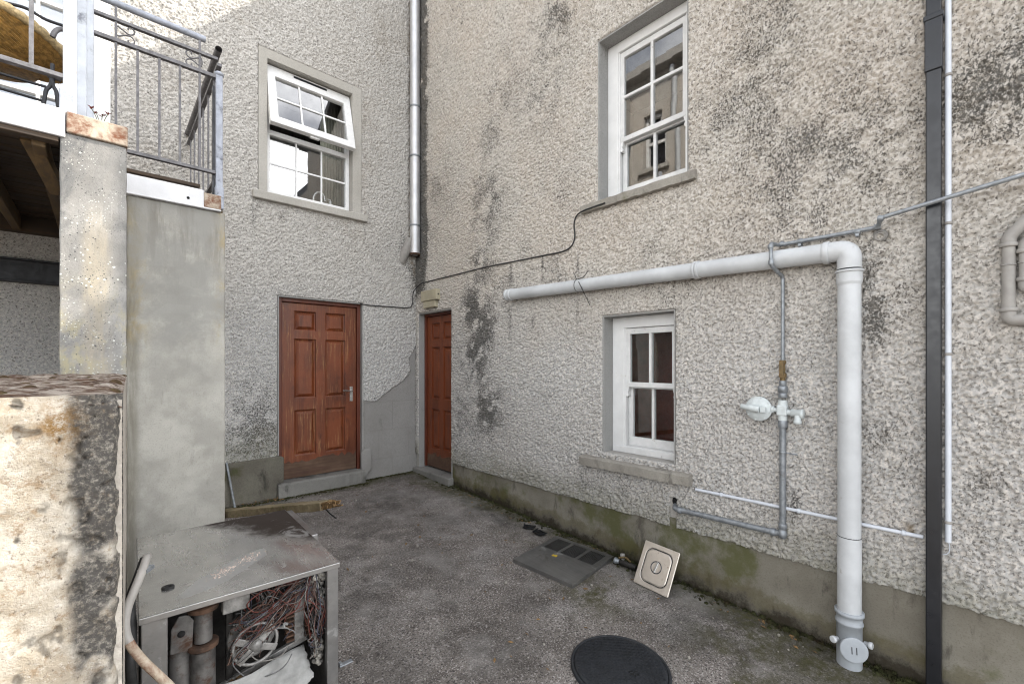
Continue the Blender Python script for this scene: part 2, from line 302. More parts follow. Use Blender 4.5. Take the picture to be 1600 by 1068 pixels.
def m_steel(name, base=.30, rough=.34, stain=True):
    t = NT(name)
    c = t.mix(t.ramp(t.noise(3, 6, .62), .3, .7), (base * .75,) * 3, (base * 1.15, base * 1.13, base * 1.1))
    r = t.ramp(t.noise(40, 4, .6, t.mapped((1, .08, 1))), .3, .7, rough * .85, rough * 1.25)
    if stain:
        d = t.ramp(t.noise(5, 7, .7, t.mapped(loc=(3, 1, 2)), .5), .55, .72, 0, .7)
        c = t.mix(d, c, (.10, .085, .07)); r = t.mix(d, r, (.7,) * 3)
        d = t.ramp(t.noise(7, 8, .75, t.mapped(loc=(8, 3, 1)), 1.2), .60, .64, 0, .55)
        c = t.mix(d, c, (.42, .42, .41)); r = t.mix(d, r, (.8,) * 3)
    return t.done(c, r, .85, t.bump(t.noise(70, 3), .05, .002))
M['steel'] = m_steel('stained_stainless_steel')
M['steel_b'] = m_steel('dull_stainless_panel', .26, .42)
M['steel_lid'] = m_plain('scuffed_lid_steel', (.64, .58, .51), .4, .7, var=.08, scale=9, dirt=(.36, .27, .19), dirt_amt=.4, bump=.05, dscale=14)

def m_dark_corner_top():
    t = NT('dark_corner_steel_top'); x = t.xyz()
    c = t.mix(t.ramp(t.noise(3, 6, .62), .3, .7), (.40, .395, .38), (.58, .57, .55))
    r = t.ramp(t.noise(30, 4, .6, t.mapped((1, .1, 1))), .3, .7, .17, .30)
    vx, vy = x[0], x[1]
    e = t.math('ADD', t.math('MULTIPLY', t.math('SUBTRACT', vx, .40), 4.5), t.math('MULTIPLY', t.math('SUBTRACT', vy, .50), 2.6))
    e = t.math('ADD', e, t.math('MULTIPLY', t.math('SUBTRACT', t.noise(6, 6, .7), .5), 1.6))
    c = t.mix(t.ramp(e, .2, .9, 0, .95), c, (.03, .018, .013)); r = t.mix(t.ramp(e, .2, 1), r, (.7,) * 3)  # steel darkens towards the right back corner
    d = t.ramp(t.noise(7, 8, .75, t.mapped(loc=(8, 3, 1)), 1.2), .57, .62, 0, .55)
    c = t.mix(d, c, (.42, .41, .40)); r = t.mix(d, r, (.8,) * 3)
    # dried spill, an elongated blot with a pale rim
    u = t.math('ADD', t.math('MULTIPLY', t.math('SUBTRACT', vx, .28), .75), t.math('MULTIPLY', t.math('SUBTRACT', vy, .22), .66))
    v = t.math('SUBTRACT', t.math('MULTIPLY', t.math('SUBTRACT', vy, .22), .75), t.math('MULTIPLY', t.math('SUBTRACT', vx, .28), .66))
    q = t.math('ADD', t.math('POWER', t.math('ABSOLUTE', t.math('DIVIDE', u, .22)), 2.0), t.math('POWER', t.math('ABSOLUTE', t.math('DIVIDE', v, .062)), 2.0))
    q = t.math('ADD', q, t.math('MULTIPLY', t.math('SUBTRACT', t.noise(14, 4), .5), 1.0))
    sp = t.ramp(q, 1.05, .9, 0, .55); c = t.mix(sp, c, (.40, .40, .395)); r = t.mix(sp, r, (.85,) * 3)
    return t.done(c, r, .8, t.bump(t.noise(60, 3), .05, .002))
M['dark_corner_top'] = m_dark_corner_top()

def m_glass(nm='window_glass', f0=.10):
    t = NT(nm); t.t.nodes.remove(t.b)
    g = t.n('ShaderNodeBsdfGlossy'); g.inputs['Roughness'].default_value = .005; g.inputs['Color'].default_value = (1, 1, 1, 1)
    tr = t.n('ShaderNodeBsdfTransparent'); tr.inputs['Color'].default_value = (.82, .84, .84, 1)
    lw_ = t.n('ShaderNodeLayerWeight'); lw_.inputs['Blend'].default_value = .5; fz = t.math('ADD', f0, t.math('MULTIPLY', t.math('POWER', lw_.outputs['Facing'], 5.0), .9))
    t.put(g.inputs['Normal'], t.bump(t.noise(1.6, 2), .02, .02))
    mx = t.n('ShaderNodeMixShader'); t.put(mx.inputs[0], fz); t.t.links.new(tr.outputs[0], mx.inputs[1]); t.t.links.new(g.outputs[0], mx.inputs[2])
    t.t.links.new(mx.outputs[0], t.t.nodes['Material Output'].inputs['Surface']); return t.m
M['glass'] = m_glass(f0=.15); M['glass_dg'] = m_glass('double_glazing', .2)

def m_ground():
    t = NT('yard_concrete'); A = t.attr('dirt')
    c = t.mix(t.ramp(t.noise(1.1, 6, .62), .34, .66), (.160, .140, .124), (.24, .216, .195))
    c = t.mix(t.ramp(t.noise(4.5, 8, .68, dist=.4), .44, .66, 0, .65), c, (.082, .068, .056)); c = t.mix(t.ramp(t.noise(1.7, 6, .6, t.mapped(loc=(3, 8, 1)), .3), .50, .66, 0, .55), c, (.30, .285, .27))
    c = t.mix(t.ramp(t.noise(85, 3, .65), .52, .63, 0, .9), c, (.45, .42, .40))
    c = t.mix(t.ramp(t.noise(92, 3, .65, t.mapped(loc=(5, 5, 5))), .52, .62, 0, .9), c, (.035, .031, .03))
    v = t.voro(75, out='Color'); sp = t.n('ShaderNodeSeparateColor'); t.put(sp.inputs[0], v)
    c = t.mix(t.math('MULTIPLY', t.ramp(sp.outputs[0], .93, .96), t.ramp(t.voro(75), .42, .3)), c, (.42, .40, .37)) if False else c
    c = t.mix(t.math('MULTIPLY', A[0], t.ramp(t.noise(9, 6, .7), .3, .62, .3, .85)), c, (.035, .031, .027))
    c = t.mix(t.math('MULTIPLY', A[1], t.ramp(t.noise(20, 5, .7), .32, .6, .2, 1)), c, (.055, .052, .02))
    c = t.mix(t.math('MULTIPLY', A[2], t.ramp(t.noise(16, 5, .7), .3, .6, .3, .8)), c, (.27, .255, .24))
    return t.done(c, t.ramp(t.noise(5, 5), .3, .7, .66, .95), 0, t.bump(t.noise(120, 4, .75), .7, .006), .35)
M['ground'] = m_ground()
M['wicker_pale'] = m_plain('pale_wicker', (.50, .38, .20), .7, var=.4, scale=60, dirt=(.3, .2, .08), dirt_amt=.4, bump=.9, fine=70, dscale=30)  # paler wicker tone for the chair rim
M['wicker'] = m_plain('wicker', (.36, .21, .06), .6, var=.5, scale=45, dirt=(.13, .07, .02), dirt_amt=.4, bump=.9, fine=60, dscale=25)

# ------------------------------------------------------------------ mesh helpers
_loc = {}
def link(o, parent=None, local=False):
    col.objects.link(o)
    if parent is not None:
        o.parent = parent
        if not local and parent in _loc: o.matrix_parent_inverse = Matrix.Translation(-_loc[parent])
    return o
class MB:
    def __init__(s): s.v = []; s.f = []; s.sm = []
    def add(s, vs, fs, smooth=False):
        b = len(s.v); s.v += [tuple(p) for p in vs]; s.f += [tuple(b + i for i in f) for f in fs]; s.sm += [smooth] * len(fs); return s
    def box(s, x0, x1, y0, y1, z0, z1, fn=None):
        vs = [(x, y, z) for z in (z0, z1) for y in (y0, y1) for x in (x0, x1)]
        if fn: vs = [fn(*p) for p in vs]
        return s.add(vs, [(0, 2, 3, 1), (4, 5, 7, 6), (0, 1, 5, 4), (2, 6, 7, 3), (0, 4, 6, 2), (1, 3, 7, 5)])
    def bar(s, a, b, w, h, up=(0, 0, 1), roll=0):
        a = Vector(a); b = Vector(b); d = (b - a).normalized(); up = Vector(up)
        if abs(d.dot(up)) > .98: up = Vector((0, 1, 0))
        r = d.cross(up).normalized(); u = r.cross(d)
        return s.add([p + r * (sx * w / 2) + u * (sz * h / 2) for p in (a, b) for sz in (-1, 1) for sx in (-1, 1)],
                     [(0, 2, 3, 1), (4, 5, 7, 6), (0, 1, 5, 4), (2, 6, 7, 3), (0, 4, 6, 2), (1, 3, 7, 5)])
    def tube(s, pts, r, seg=12, cap=True, radii=None):
        P = [Vector(p) for p in pts]; n = len(P); fr = None; rings = []
        for i in range(n):
            t = (P[min(i + 1, n - 1)] - P[max(i - 1, 0)]).normalized()
            if fr is None:
                a = Vector((0, 0, 1)) if abs(t.z) < .9 else Vector((1, 0, 0)); fr = t.cross(a).normalized()
            else: fr = (fr - t * fr.dot(t)).normalized()
            bn = t.cross(fr); rr = radii[i] if radii else r
            rings.append([P[i] + (fr * math.cos(k * 2 * math.pi / seg) + bn * math.sin(k * 2 * math.pi / seg)) * rr for k in range(seg)])
        vs = [p for g in rings for p in g]
        fs = [(i * seg + k, i * seg + (k + 1) % seg, (i + 1) * seg + (k + 1) % seg, (i + 1) * seg + k) for i in range(n - 1) for k in range(seg)]
        s.add(vs, fs, True)
        if cap: s.add(rings[0], [tuple(reversed(range(seg)))]); s.add(rings[-1], [tuple(range(seg))])
        return s
    def lathe(s, o, axis, prof, seg=24, cap=True):
        """prof: (distance along axis, radius) pairs"""
        o = Vector(o); ax = Vector(axis).normalized(); a = Vector((0, 0, 1)) if abs(ax.z) < .9 else Vector((1, 0, 0))
        e1 = ax.cross(a).normalized(); e2 = ax.cross(e1); n = len(prof)
        vs = [o + ax * d + (e1 * math.cos(k * 2 * math.pi / seg) + e2 * math.sin(k * 2 * math.pi / seg)) * r for d, r in prof for k in range(seg)]
        fs = [(i * seg + k, i * seg + (k + 1) % seg, (i + 1) * seg + (k + 1) % seg, (i + 1) * seg + k) for i in range(n - 1) for k in range(seg)]
        s.add(vs, fs, True)
        if cap: s.add(vs[:seg], [tuple(range(seg))]); s.add(vs[-seg:], [tuple(range(seg))])
        return s
    def plate(s, u0, u1, v0, v1, w0, w1, holes, fn):
        """a slab in (u, v) with rectangular holes, thick from w0 to w1"""
        us = sorted({u0, u1, *[h[i] for h in holes for i in (0, 1)]}); vs = sorted({v0, v1, *[h[i] for h in holes for i in (2, 3)]})
        solid = lambda i, j: 0 <= i < len(us) - 1 and 0 <= j < len(vs) - 1 and not any(
            h[0] < (us[i] + us[i + 1]) / 2 < h[1] and h[2] < (vs[j] + vs[j + 1]) / 2 < h[3] for h in holes)
        idx = {}; V = []; Fc = []
        def g(i, j, k):
            if (i, j, k) not in idx: idx[i, j, k] = len(V); V.append(fn(us[i], vs[j], (w0, w1)[k]))
            return idx[i, j, k]
        for i in range(len(us) - 1):
            for j in range(len(vs) - 1):
                if not solid(i, j): continue
                for k in (0, 1): Fc.append((g(i, j, k), g(i + 1, j, k), g(i + 1, j + 1, k), g(i, j + 1, k)))
                for (di, dj, a, b) in ((-1, 0, (i, j), (i, j + 1)), (1, 0, (i + 1, j), (i + 1, j + 1)), (0, -1, (i, j), (i + 1, j)), (0, 1, (i, j + 1), (i + 1, j + 1))):
                    if not solid(i + di, j + dj): Fc.append((g(*a, 0), g(*b, 0), g(*b, 1), g(*a, 1)))
        return s.add(V, Fc)
    def build(s, name, mat, parent=None, bev=0, local=False, off=None, seg=2):
        me = bpy.data.meshes.new(name); me.from_pydata([tuple(p) for p in s.v], [], s.f)
        me.polygons.foreach_set('use_smooth', s.sm)
        bm = bmesh.new(); bm.from_mesh(me); bmesh.ops.recalc_face_normals(bm, faces=bm.faces); bm.to_mesh(me); bm.free()
        me.materials.append(M[mat] if isinstance(mat, str) else mat)
        o = bpy.data.objects.new(name, me); link(o, parent, local)
        if bev:
            b = o.modifiers.new('bevel', 'BEVEL'); b.width = bev; b.segments = seg; b.limit_method = 'ANGLE'; b.angle_limit = math.radians(40); b.harden_normals = False
        return o
def thing(name, label, cat, loc, rz=0, group=None):
    o = bpy.data.objects.new(name, None); col.objects.link(o); o.location = loc; o.rotation_euler[2] = rz; o.empty_display_size = .1
    o['label'] = label; o['category'] = cat
    if group: o['group'] = group
    _loc[o] = Vector(loc); return o
def tag(o, label, cat, group=None):
    o['label'] = label; o['category'] = cat
    if group: o['group'] = group
    return o
def fillet(pts, r, n=6):
    P = [Vector(p) for p in pts]; out = [P[0]]
    for i in range(1, len(P) - 1):
        a = (P[i - 1] - P[i]); b = (P[i + 1] - P[i]); k = min(r, a.length * .49, b.length * .49)
        p0 = P[i] + a.normalized() * k; p1 = P[i] + b.normalized() * k
        for q in range(n + 1):
            t = q / n; out.append(p0 * (1 - t) ** 2 + P[i] * 2 * t * (1 - t) + p1 * t * t)
    return out + [P[-1]]
def spline(pts, n=8):
    P = [Vector(p) for p in pts]; P = [P[0] * 2 - P[1]] + P + [P[-1] * 2 - P[-2]]; out = []
    for i in range(1, len(P) - 2):
        for q in range(n):
            t = q / n; a, b, c, d = P[i - 1:i + 3]
            out.append(.5 * ((2 * b) + (c - a) * t + (2 * a - 5 * b + 4 * c - d) * t * t + (3 * b - a - 3 * c + d) * t ** 3))
    return out + [P[-2]]
def fast_mesh(name, V, Q, mat, parent=None, attr=None):
    me = bpy.data.meshes.new(name); n = len(V); q = len(Q)
    me.vertices.add(n); me.vertices.foreach_set('co', np.ascontiguousarray(V, dtype=np.float32).ravel())
    me.loops.add(q * 4); me.loops.foreach_set('vertex_index', np.ascontiguousarray(Q, dtype=np.int32).ravel())
    me.polygons.add(q); me.polygons.foreach_set('loop_start', np.arange(0, q * 4, 4, dtype=np.int32))
    me.polygons.foreach_set('use_smooth', np.ones(q, dtype=bool)); me.update(calc_edges=True)
    if attr is not None:
        ca = me.color_attributes.new('dirt', 'FLOAT_COLOR', 'POINT'); ca.data.foreach_set('color', np.ascontiguousarray(attr, dtype=np.float32).ravel())
    me.materials.append(M[mat]); o = bpy.data.objects.new(name, me); return link(o, parent)
def axis_lines(segs, snaps):
    out = []
    for a, b, st in segs: out += list(np.linspace(a, b, max(2, int(round((b - a) / st)) + 1)))
    out = np.array(sorted(set(np.round(out, 5))))
    for q in snaps:
        i = int(np.argmin(abs(out - q)))
        if 0 < i < len(out) - 1 or abs(out[i] - q) < 1e-4: out[i] = q
    return np.array(sorted(set(np.round(out, 5))))
def in_poly(px, py, poly):
    r = np.zeros(px.shape, bool); n = len(poly)
    for i in range(n):
        x0, y0 = poly[i]; x1, y1 = poly[(i + 1) % n]
        c = ((y0 > py) != (y1 > py)) & (px < (x1 - x0) * (py - y0) / (y1 - y0 + 1e-12) + x0); r ^= c
    return r
def skin(name, us, vs, holes, hfun, afun, fn, mat, parent, poly=None, low=None, flip=False):
    U, V = np.meshgrid(us, vs, indexing='ij'); nu, nv = U.shape
    cu = (U[:-1, :-1] + U[1:, 1:]) / 2; cv = (V[:-1, :-1] + V[1:, 1:]) / 2; keep = np.ones(cu.shape, bool)
    for h in holes: keep &= ~((cu > h[0]) & (cu < h[1]) & (cv > h[2]) & (cv < h[3]))
    if poly is not None: keep &= ~in_poly(cu, cv, poly)
    if low is not None: keep &= cv > low(cu)
    cnt = np.zeros(U.shape, int)
    for di in (0, 1):
        for dj in (0, 1): cnt[di:di + nu - 1, dj:dj + nv - 1] += keep
    H = hfun(U, V); H = np.where(cnt < 4, -.0015, H)
    X, Y, Z = fn(U, V, H); P = np.stack([X + 0 * U, Y + 0 * U, Z + 0 * U], -1).reshape(-1, 3)
    idx = np.arange(nu * nv).reshape(nu, nv)
    Q = np.stack([idx[:-1, :-1], idx[1:, :-1], idx[1:, 1:], idx[:-1, 1:]], -1)[keep]
    if flip: Q = Q[:, ::-1]
    A = afun(U, V).reshape(-1, 4)
    used = np.unique(Q); remap = -np.ones(nu * nv, int); remap[used] = np.arange(len(used))
    return fast_mesh(name, P[used], remap[Q], mat, parent, A[used])

# ------------------------------------------------------------------ ground: one sheet, finer in the yard
def build_ground():
    xs = axis_lines([(-60, -4, 4), (-4, -.4, .3), (-.4, 3.24, .0125), (3.24, 12, .8), (12, 60, 6)], [])
    ys = axis_lines([(-60, -6, 6), (-6, .6, .3), (.6, 2.2, .0105), (2.2, 5.45, .0135), (5.45, 12, .8), (12, 60, 6)], [])
    U, V = np.meshgrid(xs, ys, indexing='ij')
    Z = -0.245 + 0.046 * np.clip(V, -2, 5.35)
    fine = (U > -.5) & (U < 3.3) & (V > .5) & (V < 5.5)
    h = .010 * (fbm(U, V, .9, 0, 3) - .5) + .0035 * (vn(U, V, .03, 1) - .5) + .004 * (vn(U, V, .016, 2) - .5)
    ridge = sstep(.12, 0, np.abs(U - 3.12)) * .018 * fbm(U, V, .1, 2, 3)
    Z = Z + np.where(fine, h + ridge, -.006)
    idx = np.arange(U.size).reshape(U.shape)
    Q = np.stack([idx[:-1, :-1], idx[1:, :-1], idx[1:, 1:], idx[:-1, 1:]], -1).reshape(-1, 4)
    A = np.zeros(U.shape + (4,)); A[..., 3] = 1
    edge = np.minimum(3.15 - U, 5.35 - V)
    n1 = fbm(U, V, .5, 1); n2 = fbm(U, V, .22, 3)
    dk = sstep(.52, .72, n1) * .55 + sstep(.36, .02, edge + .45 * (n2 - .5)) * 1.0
    for x, y, r in ((1.3, 2.9, .6), (.95, 2.1, .5), (1.75, 3.6, .5), (2.2, 4.4, .5), (1.6, 1.9, .4), (2.7, 1.2, .4), (2.9, .7, .3), (2.3, 4.6, .3), (1.15, 4.2, .5), (2.75, 2.35, .45)):
        dk = np.maximum(dk, .75 * np.exp(-((U - x) ** 2 + (V - y) ** 2) / r ** 2) * sstep(.35, .6, n2 + .1))
    A[..., 0] = np.clip(dk, 0, 1)
    gm = sstep(.34, .04, edge + .5 * (fbm(U, V, .3, 4) - .5)) * .9
    for x, y, r in ((2.75, 4.95, .22), (2.85, 1.0, .3), (2.6, .95, .25), (2.35, .9, .2), (2.9, .65, .2), (2.55, 1.9, .25), (2.9, 2.9, .2)):
        gm = np.maximum(gm, np.exp(-((U - x) ** 2 + (V - y) ** 2) / r ** 2) * sstep(.4, .62, n2))
    A[..., 1] = np.clip(gm, 0, 1)
    A[..., 2] = np.clip(sstep(.55, .8, fbm(U, V, .35, 5)) * .6 + np.exp(-((U - 3.0) ** 2 + (V - 1.42) ** 2) / .02) * .9, 0, 1)
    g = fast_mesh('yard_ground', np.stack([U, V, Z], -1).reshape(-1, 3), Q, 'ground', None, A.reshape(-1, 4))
    g['kind'] = 'structure'
build_ground()

# ------------------------------------------------------------------ the old house on the right
UW = (1.52, 2.325, 2.84, 4.215); LW = (1.622, 2.277, .70, 1.857); D2 = (4.50, 5.27, -.3, 2.125)
NOTCH = (1.612, 1.668, .1, .45)
YEND = -.835; EAVE = 7.1
house = thing('house', 'tall beige roughcast house wall with two white sash windows and drain pipes', 'house', (XR, 2.5, 0))
YS, EL = 1.25, 5.05                     # the part nearer the camera is lower
b = MB(); b.plate(YEND, 5.9, -.5, EAVE, -.35, -.001, [UW, LW, (D2[0], D2[1], -.2, D2[3]), (YEND, YS, EL, EAVE)], MR)
b.box(XR + .35, XR + 6, YEND, YEND + .3, -.5, EL); b.box(XR + .35, XR + 6, 5.6, 5.9, -.5, EAVE); b.box(XR + 5.7, XR + 6, YEND, 5.9, -.5, EL)
b.box(XR + .35, XR + 6, YS, YS + .3, EL, EAVE); b.box(XR + 5.7, XR + 6, YS + .3, 5.6, EL, EAVE)
b.box(XR + .34, XR + 5.8, YEND + .1, 5.8, 2.4, 2.6); b.box(XR + .34, XR + 5.8, YEND + .1, 5.8, -.2, 0.02)
b.build('wall', 'body', house)
b = MB(); b.box(XR + 1.1, XR + 1.2, YEND + .31, 5.55, .03, 2.39); b.build('inner_wall', 'room', house)
b = MB(); xm = XR + 3; b.box(XR - .02, XR + 6.1, YEND - .06, YS - .002, EL, EL + .14)
for s in (-1, 1):
    x0 = xm + s * 3.2
    b.add([(x0, YS - .1, EAVE), (x0, 5.9, EAVE), (xm, 5.9, EAVE + 2.2), (xm, YS - .1, EAVE + 2.2),
           (x0, YS - .1, EAVE + .12), (x0, 5.9, EAVE + .12), (xm, 5.9, EAVE + 2.34), (xm, YS - .1, EAVE + 2.34)],
          [(0, 1, 2, 3), (4, 5, 6, 7), (0, 1, 5, 4), (2, 3, 7, 6), (1, 2, 6, 5), (0, 3, 7, 4)])
for yy in (YS, 5.6): b.add([(XR, yy, EAVE), (XR + 6, yy, EAVE), (xm, yy, EAVE + 2.2), (XR, yy + .2, EAVE), (XR + 6, yy + .2, EAVE), (xm, yy + .2, EAVE + 2.2)], [(0, 1, 2), (3, 4, 5), (0, 1, 4, 3), (1, 2, 5, 4), (0, 2, 5, 3)])
b.build('roof', 'roof', house)

def pits(U, V, sc_, th, asp, k):
    wu = U + .012 * (vn(U, V, .04, k) - .5); wv = V + .012 * (vn(U, V, .04, k + 1) - .5)
    a = (wu * math.cos(th) + wv * math.sin(th)) / asp; b_ = (-wu * math.sin(th) + wv * math.cos(th))
    return .66 * vn(a, b_, sc_, k + 2) + .34 * vn(a, b_, sc_ * .55, k + 3)
def h_right(U, V):
    coarse = fbm(U, V, .6, 4, 2)
    n = pits(U, V, .0098, 2.45, 1.5, 0); n2 = pits(U, V, .018, 2.45, 1.5, 1)
    return .003 + .0155 * sstep(.27, .54, n) + .0042 * sstep(.24, .52, n2) * (.3 + 1.1 * coarse) + .003 * vn(U, V, .011, 3) + .006 * fbm(U, V, .35, 3, 2)
def a_right(U, V):
    A = np.zeros(U.shape + (4,)); A[..., 3] = 1
    base = sstep(.50, .74, fbm(U, V, .55, 0, 4)) * .55
    g = 0
    for px, py, r, a in ((742, 560, .22, 1), (765, 640, .26, .9), (735, 480, .16, 1), (760, 520, .2, .8), (870, 425, .16, .8), (770, 340, .3, .7), (880, 300, .25, .4), (700, 300, .3, .5),
                         (720, 690, .4, .5), (1180, 190, .3, .8), (1330, 150, .35, .75), (1280, 270, .25, .7), (1410, 230, .2, .7), (1580, 200, .16, 1.1), (1560, 90, .22, .7), (870, 30, .3, .8),
                         (790, 130, .4, .55), (850, 170, .3, .6), (1390, 700, .16, .7), (1400, 480, .14, .5), (1560, 620, .2, .6), (1530, 800, .2, .5), (1220, 800, .10, .7), (1180, 60, .3, .5), (1520, 380, .14, .4), (750, 420, .25, .5)):
        p = RW(px, py); a *= .62 if px > 1100 else 1.35 if 725 < px < 790 and py > 450 else 1; g = g + a * np.exp(-((U - p.y) ** 2 + ((V - p.z) * .8) ** 2) / r ** 2)
    # runs of dirt below the cable and the small pipe
    for px, py, ln, wd in ((905, 395, .5, .02), (800, 408, .35, .03), (905, 440, .55, .018), (800, 470, .7, .035), (835, 470, .4, .03), (1243, 765, .5, .03), (1370, 380, .9, .05), (850, 400, .3, .02)):
        p = RW(px, py); g = g + .7 * np.exp(-((U - p.y + .02 * (vn(U, V, .15, 1) - .5)) / wd) ** 2) * sstep(p.z - ln, p.z - ln * .4, V) * sstep(p.z + .03, p.z, V)
    g = g + 1.4 * sstep(5.12, 5.22, U + .07 * (vn(U, V, .3, 2) - .5)) * sstep(2.2, 2.7, V)
    n = fbm(U + .4 * V, V - .3 * U, .10, 1, 4)
    A[..., 0] = np.clip((base + g * 1.15) * sstep(.25, .62, n + .06 * np.clip(g, 0, 1)), 0, 1.5) + 2.4 * sstep(4.98, 5.14, U + .09 * (vn(U, V, .3, 2) - .5)) * sstep(2.2, 2.7, V) * sstep(.2, .45, n)
    A[..., 1] = np.clip(sstep(.52, .7, fbm(U, V, .9, 3, 3)) * .14 + .9 * np.exp(-((U - .30) ** 2 + (V - .58) ** 2) / .0012), 0, 1)
    A[..., 2] = np.clip(sstep(.55, .24, V + .25 * (fbm(U, V, .3, 2) - .5)) * .5, 0, 1)
    return A
us = axis_lines([(YEND, -.3, .03), (-.3, 1.6, .0053), (1.6, 2.9, .0066), (2.9, 5.35, .0088)], [UW[0], UW[1], LW[0], LW[1], D2[0], D2[1], NOTCH[0], NOTCH[1]])
vs = axis_lines([(.15, 3.6, .0058), (3.6, 4.4, .0075), (4.4, 6.6, .0112), (6.6, EAVE, .05)], [UW[2], UW[3], LW[2], LW[3], D2[3]])
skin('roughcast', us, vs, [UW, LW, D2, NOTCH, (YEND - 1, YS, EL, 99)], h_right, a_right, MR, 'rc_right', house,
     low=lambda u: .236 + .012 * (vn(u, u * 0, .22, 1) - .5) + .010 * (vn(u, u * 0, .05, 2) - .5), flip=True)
b = MB(); b.box(YEND, D2[0] - .002, -.5, .30, 0, .0045, MR); b.build('plinth', 'plinth', house)

def reveal(fn, o, depth, proud, mat, parent, th=.02, bottom=False):
    b = MB()
    b.plate(o[0] - .0005, o[1] + .0005, o[2], o[3] + .0005, -depth, proud, [(o[0] + .012, o[1] - .012, o[2] - 1 if False else o[2] + (0.012 if bottom else -.0), o[3] - .012)], fn) if bottom else None
    if not bottom:
        b.box(o[0] - .0005, o[0] + .012, o[2], o[3], -depth, proud, fn); b.box(o[1] - .012, o[1] + .0005, o[2], o[3], -depth, proud, fn)
        b.box(o[0] + .012, o[1] - .012, o[3] - .012, o[3] + .0005, -depth, proud, fn)
    return b.build('reveal', mat, parent)

def horn(fn, u, z, s, w0, w1, parent):
    b = MB(); pr = [(0, 0), (0, -.055), (.006, -.075), (.018, -.082), (.028, -.074), (.03, -.06), (.022, -.045), (.03, -.028), (.034, 0)]
    n = len(pr); V = [fn(u + s * p, z + q, ww) for ww in (w0, w1) for p, q in pr]
    b.add(V, [tuple(range(n)), tuple(range(n, 2 * n))] + [(i, (i + 1) % n, n + (i + 1) % n, n + i) for i in range(n)])
    return b.build('horn', 'wpaint', parent)

def sash_window(o, meet, up_rows, parent, fn, name_label, sill, jl, jr, jt, raised):
    """o opening (u0,u1,v0,v1); u1 is the far jamb"""
    D = .115
    reveal(fn, o, .30, .012, 'reveal', parent)
    b = MB(); b.plate(o[0] + .013, o[1] - .013, o[2] + .006, o[3] - .013, -D - .12, -D, [(o[0] + jr, o[1] - jl, o[2] + .055, o[3] - jt)], fn)
    win = b.build('window', 'wpaint', parent, bev=.004); win['label'] = name_label
    i0, i1, j0, j1 = o[0] + jr, o[1] - jl, o[2] + .055, o[3] - jt
    b = MB()                                                    # beads round the box
    b.box(i0, i0 + .012, j0, j1, -D - .03, -D - .012, fn); b.box(i1 - .012, i1, j0, j1, -D - .03, -D - .012, fn)
    b.build('bead', 'wpaint', win)
    def sash(v0, v1, rows, w0, w1, st, bot, top, mat):
        a0, a1 = i0 + .001, i1 - .001
        c0, c1 = a0 + st, a1 - st; r0, r1 = v0 + bot, v1 - top; bar = .024
        pw = (c1 - c0 - bar) / 2; ph = (r1 - r0 - bar * (rows - 1)) / rows
        hs_ = [(c0 + k * (pw + bar), c0 + k * (pw + bar) + pw, r0 + q * (ph + bar), r0 + q * (ph + bar) + ph) for k in range(2) for q in range(rows)]
        bb = MB(); bb.plate(a0, a1, v0, v1, w0, w1, hs_, fn); s_ = bb.build('sash', mat, win, bev=.005)
        for h in hs_:
            g = MB(); wm = (w0 + w1) / 2; ti = rnd.uniform(-.0012, .0012)
            g.add([fn(h[0], h[2], wm + ti), fn(h[1], h[2], wm - ti), fn(h[1], h[3], wm - ti * .4), fn(h[0], h[3], wm + ti * .6)], [(0, 1, 2, 3)]); g.build('pane', 'glass', win)
        return a0, a1
    zm = j1 - (j1 - j0) * meet
    a0, a1 = sash(zm, j1 - .002, up_rows, -D - .062, -D - .022, .045, .042, .05, 'wpaint_old')
    sash(j0 + raised, zm + .03, 1, -D - .104, -D - .065, .045, .075, .042, 'wpaint_old')
    horn(fn, a0 + .002, zm, 1, -D - .061, -D - .023, win); horn(fn, a1 - .002, zm, -1, -D - .061, -D - .023, win)
    b = MB(); b.box(o[0] + .02, o[1] - .02, o[2] + .0, o[2] + .05, -D - .13, -D + .014, fn); b.build('sub_sill', 'wpaint_old', win, bev=.006)
    b = MB(); s0, s1, z0, z1, pr = sill; n = 26                 # weathered stone sill with uneven arrises
    V = []
    for k in range(n + 1):
        u = s0 + (s1 - s0) * k / n; j = lambda a: rnd.uniform(-a, a)
        V += [fn(u, z0 + j(.003), -.1), fn(u, z0 + j(.004), pr + j(.003)), fn(u, z1 - .014 + j(.004), pr + .004 + j(.003)), fn(u, z1 - .003 + j(.003), pr - .014 + j(.003)), fn(u, z1 + .016, -.1)]
    Fc = [(k * 5 + i, k * 5 + (i + 1) % 5, k * 5 + 5 + (i + 1) % 5, k * 5 + 5 + i) for k in range(n) for i in range(5)] + [tuple(range(5)), tuple(range(n * 5, n * 5 + 5))]
    b.add(V, Fc); b.build('sill', 'sill', win)
    return win
sash_window(UW, .63, 2, house, MR, 'upper white sash window with six panes', (1.45, 2.475, 2.765, 2.835, .07), .115, .075, .095, .0)
sash_window(LW, .50, 1, house, MR, 'lower white sash window with four panes', (1.485, 2.475, .575, .655, .08), .125, .06, .105, .0)

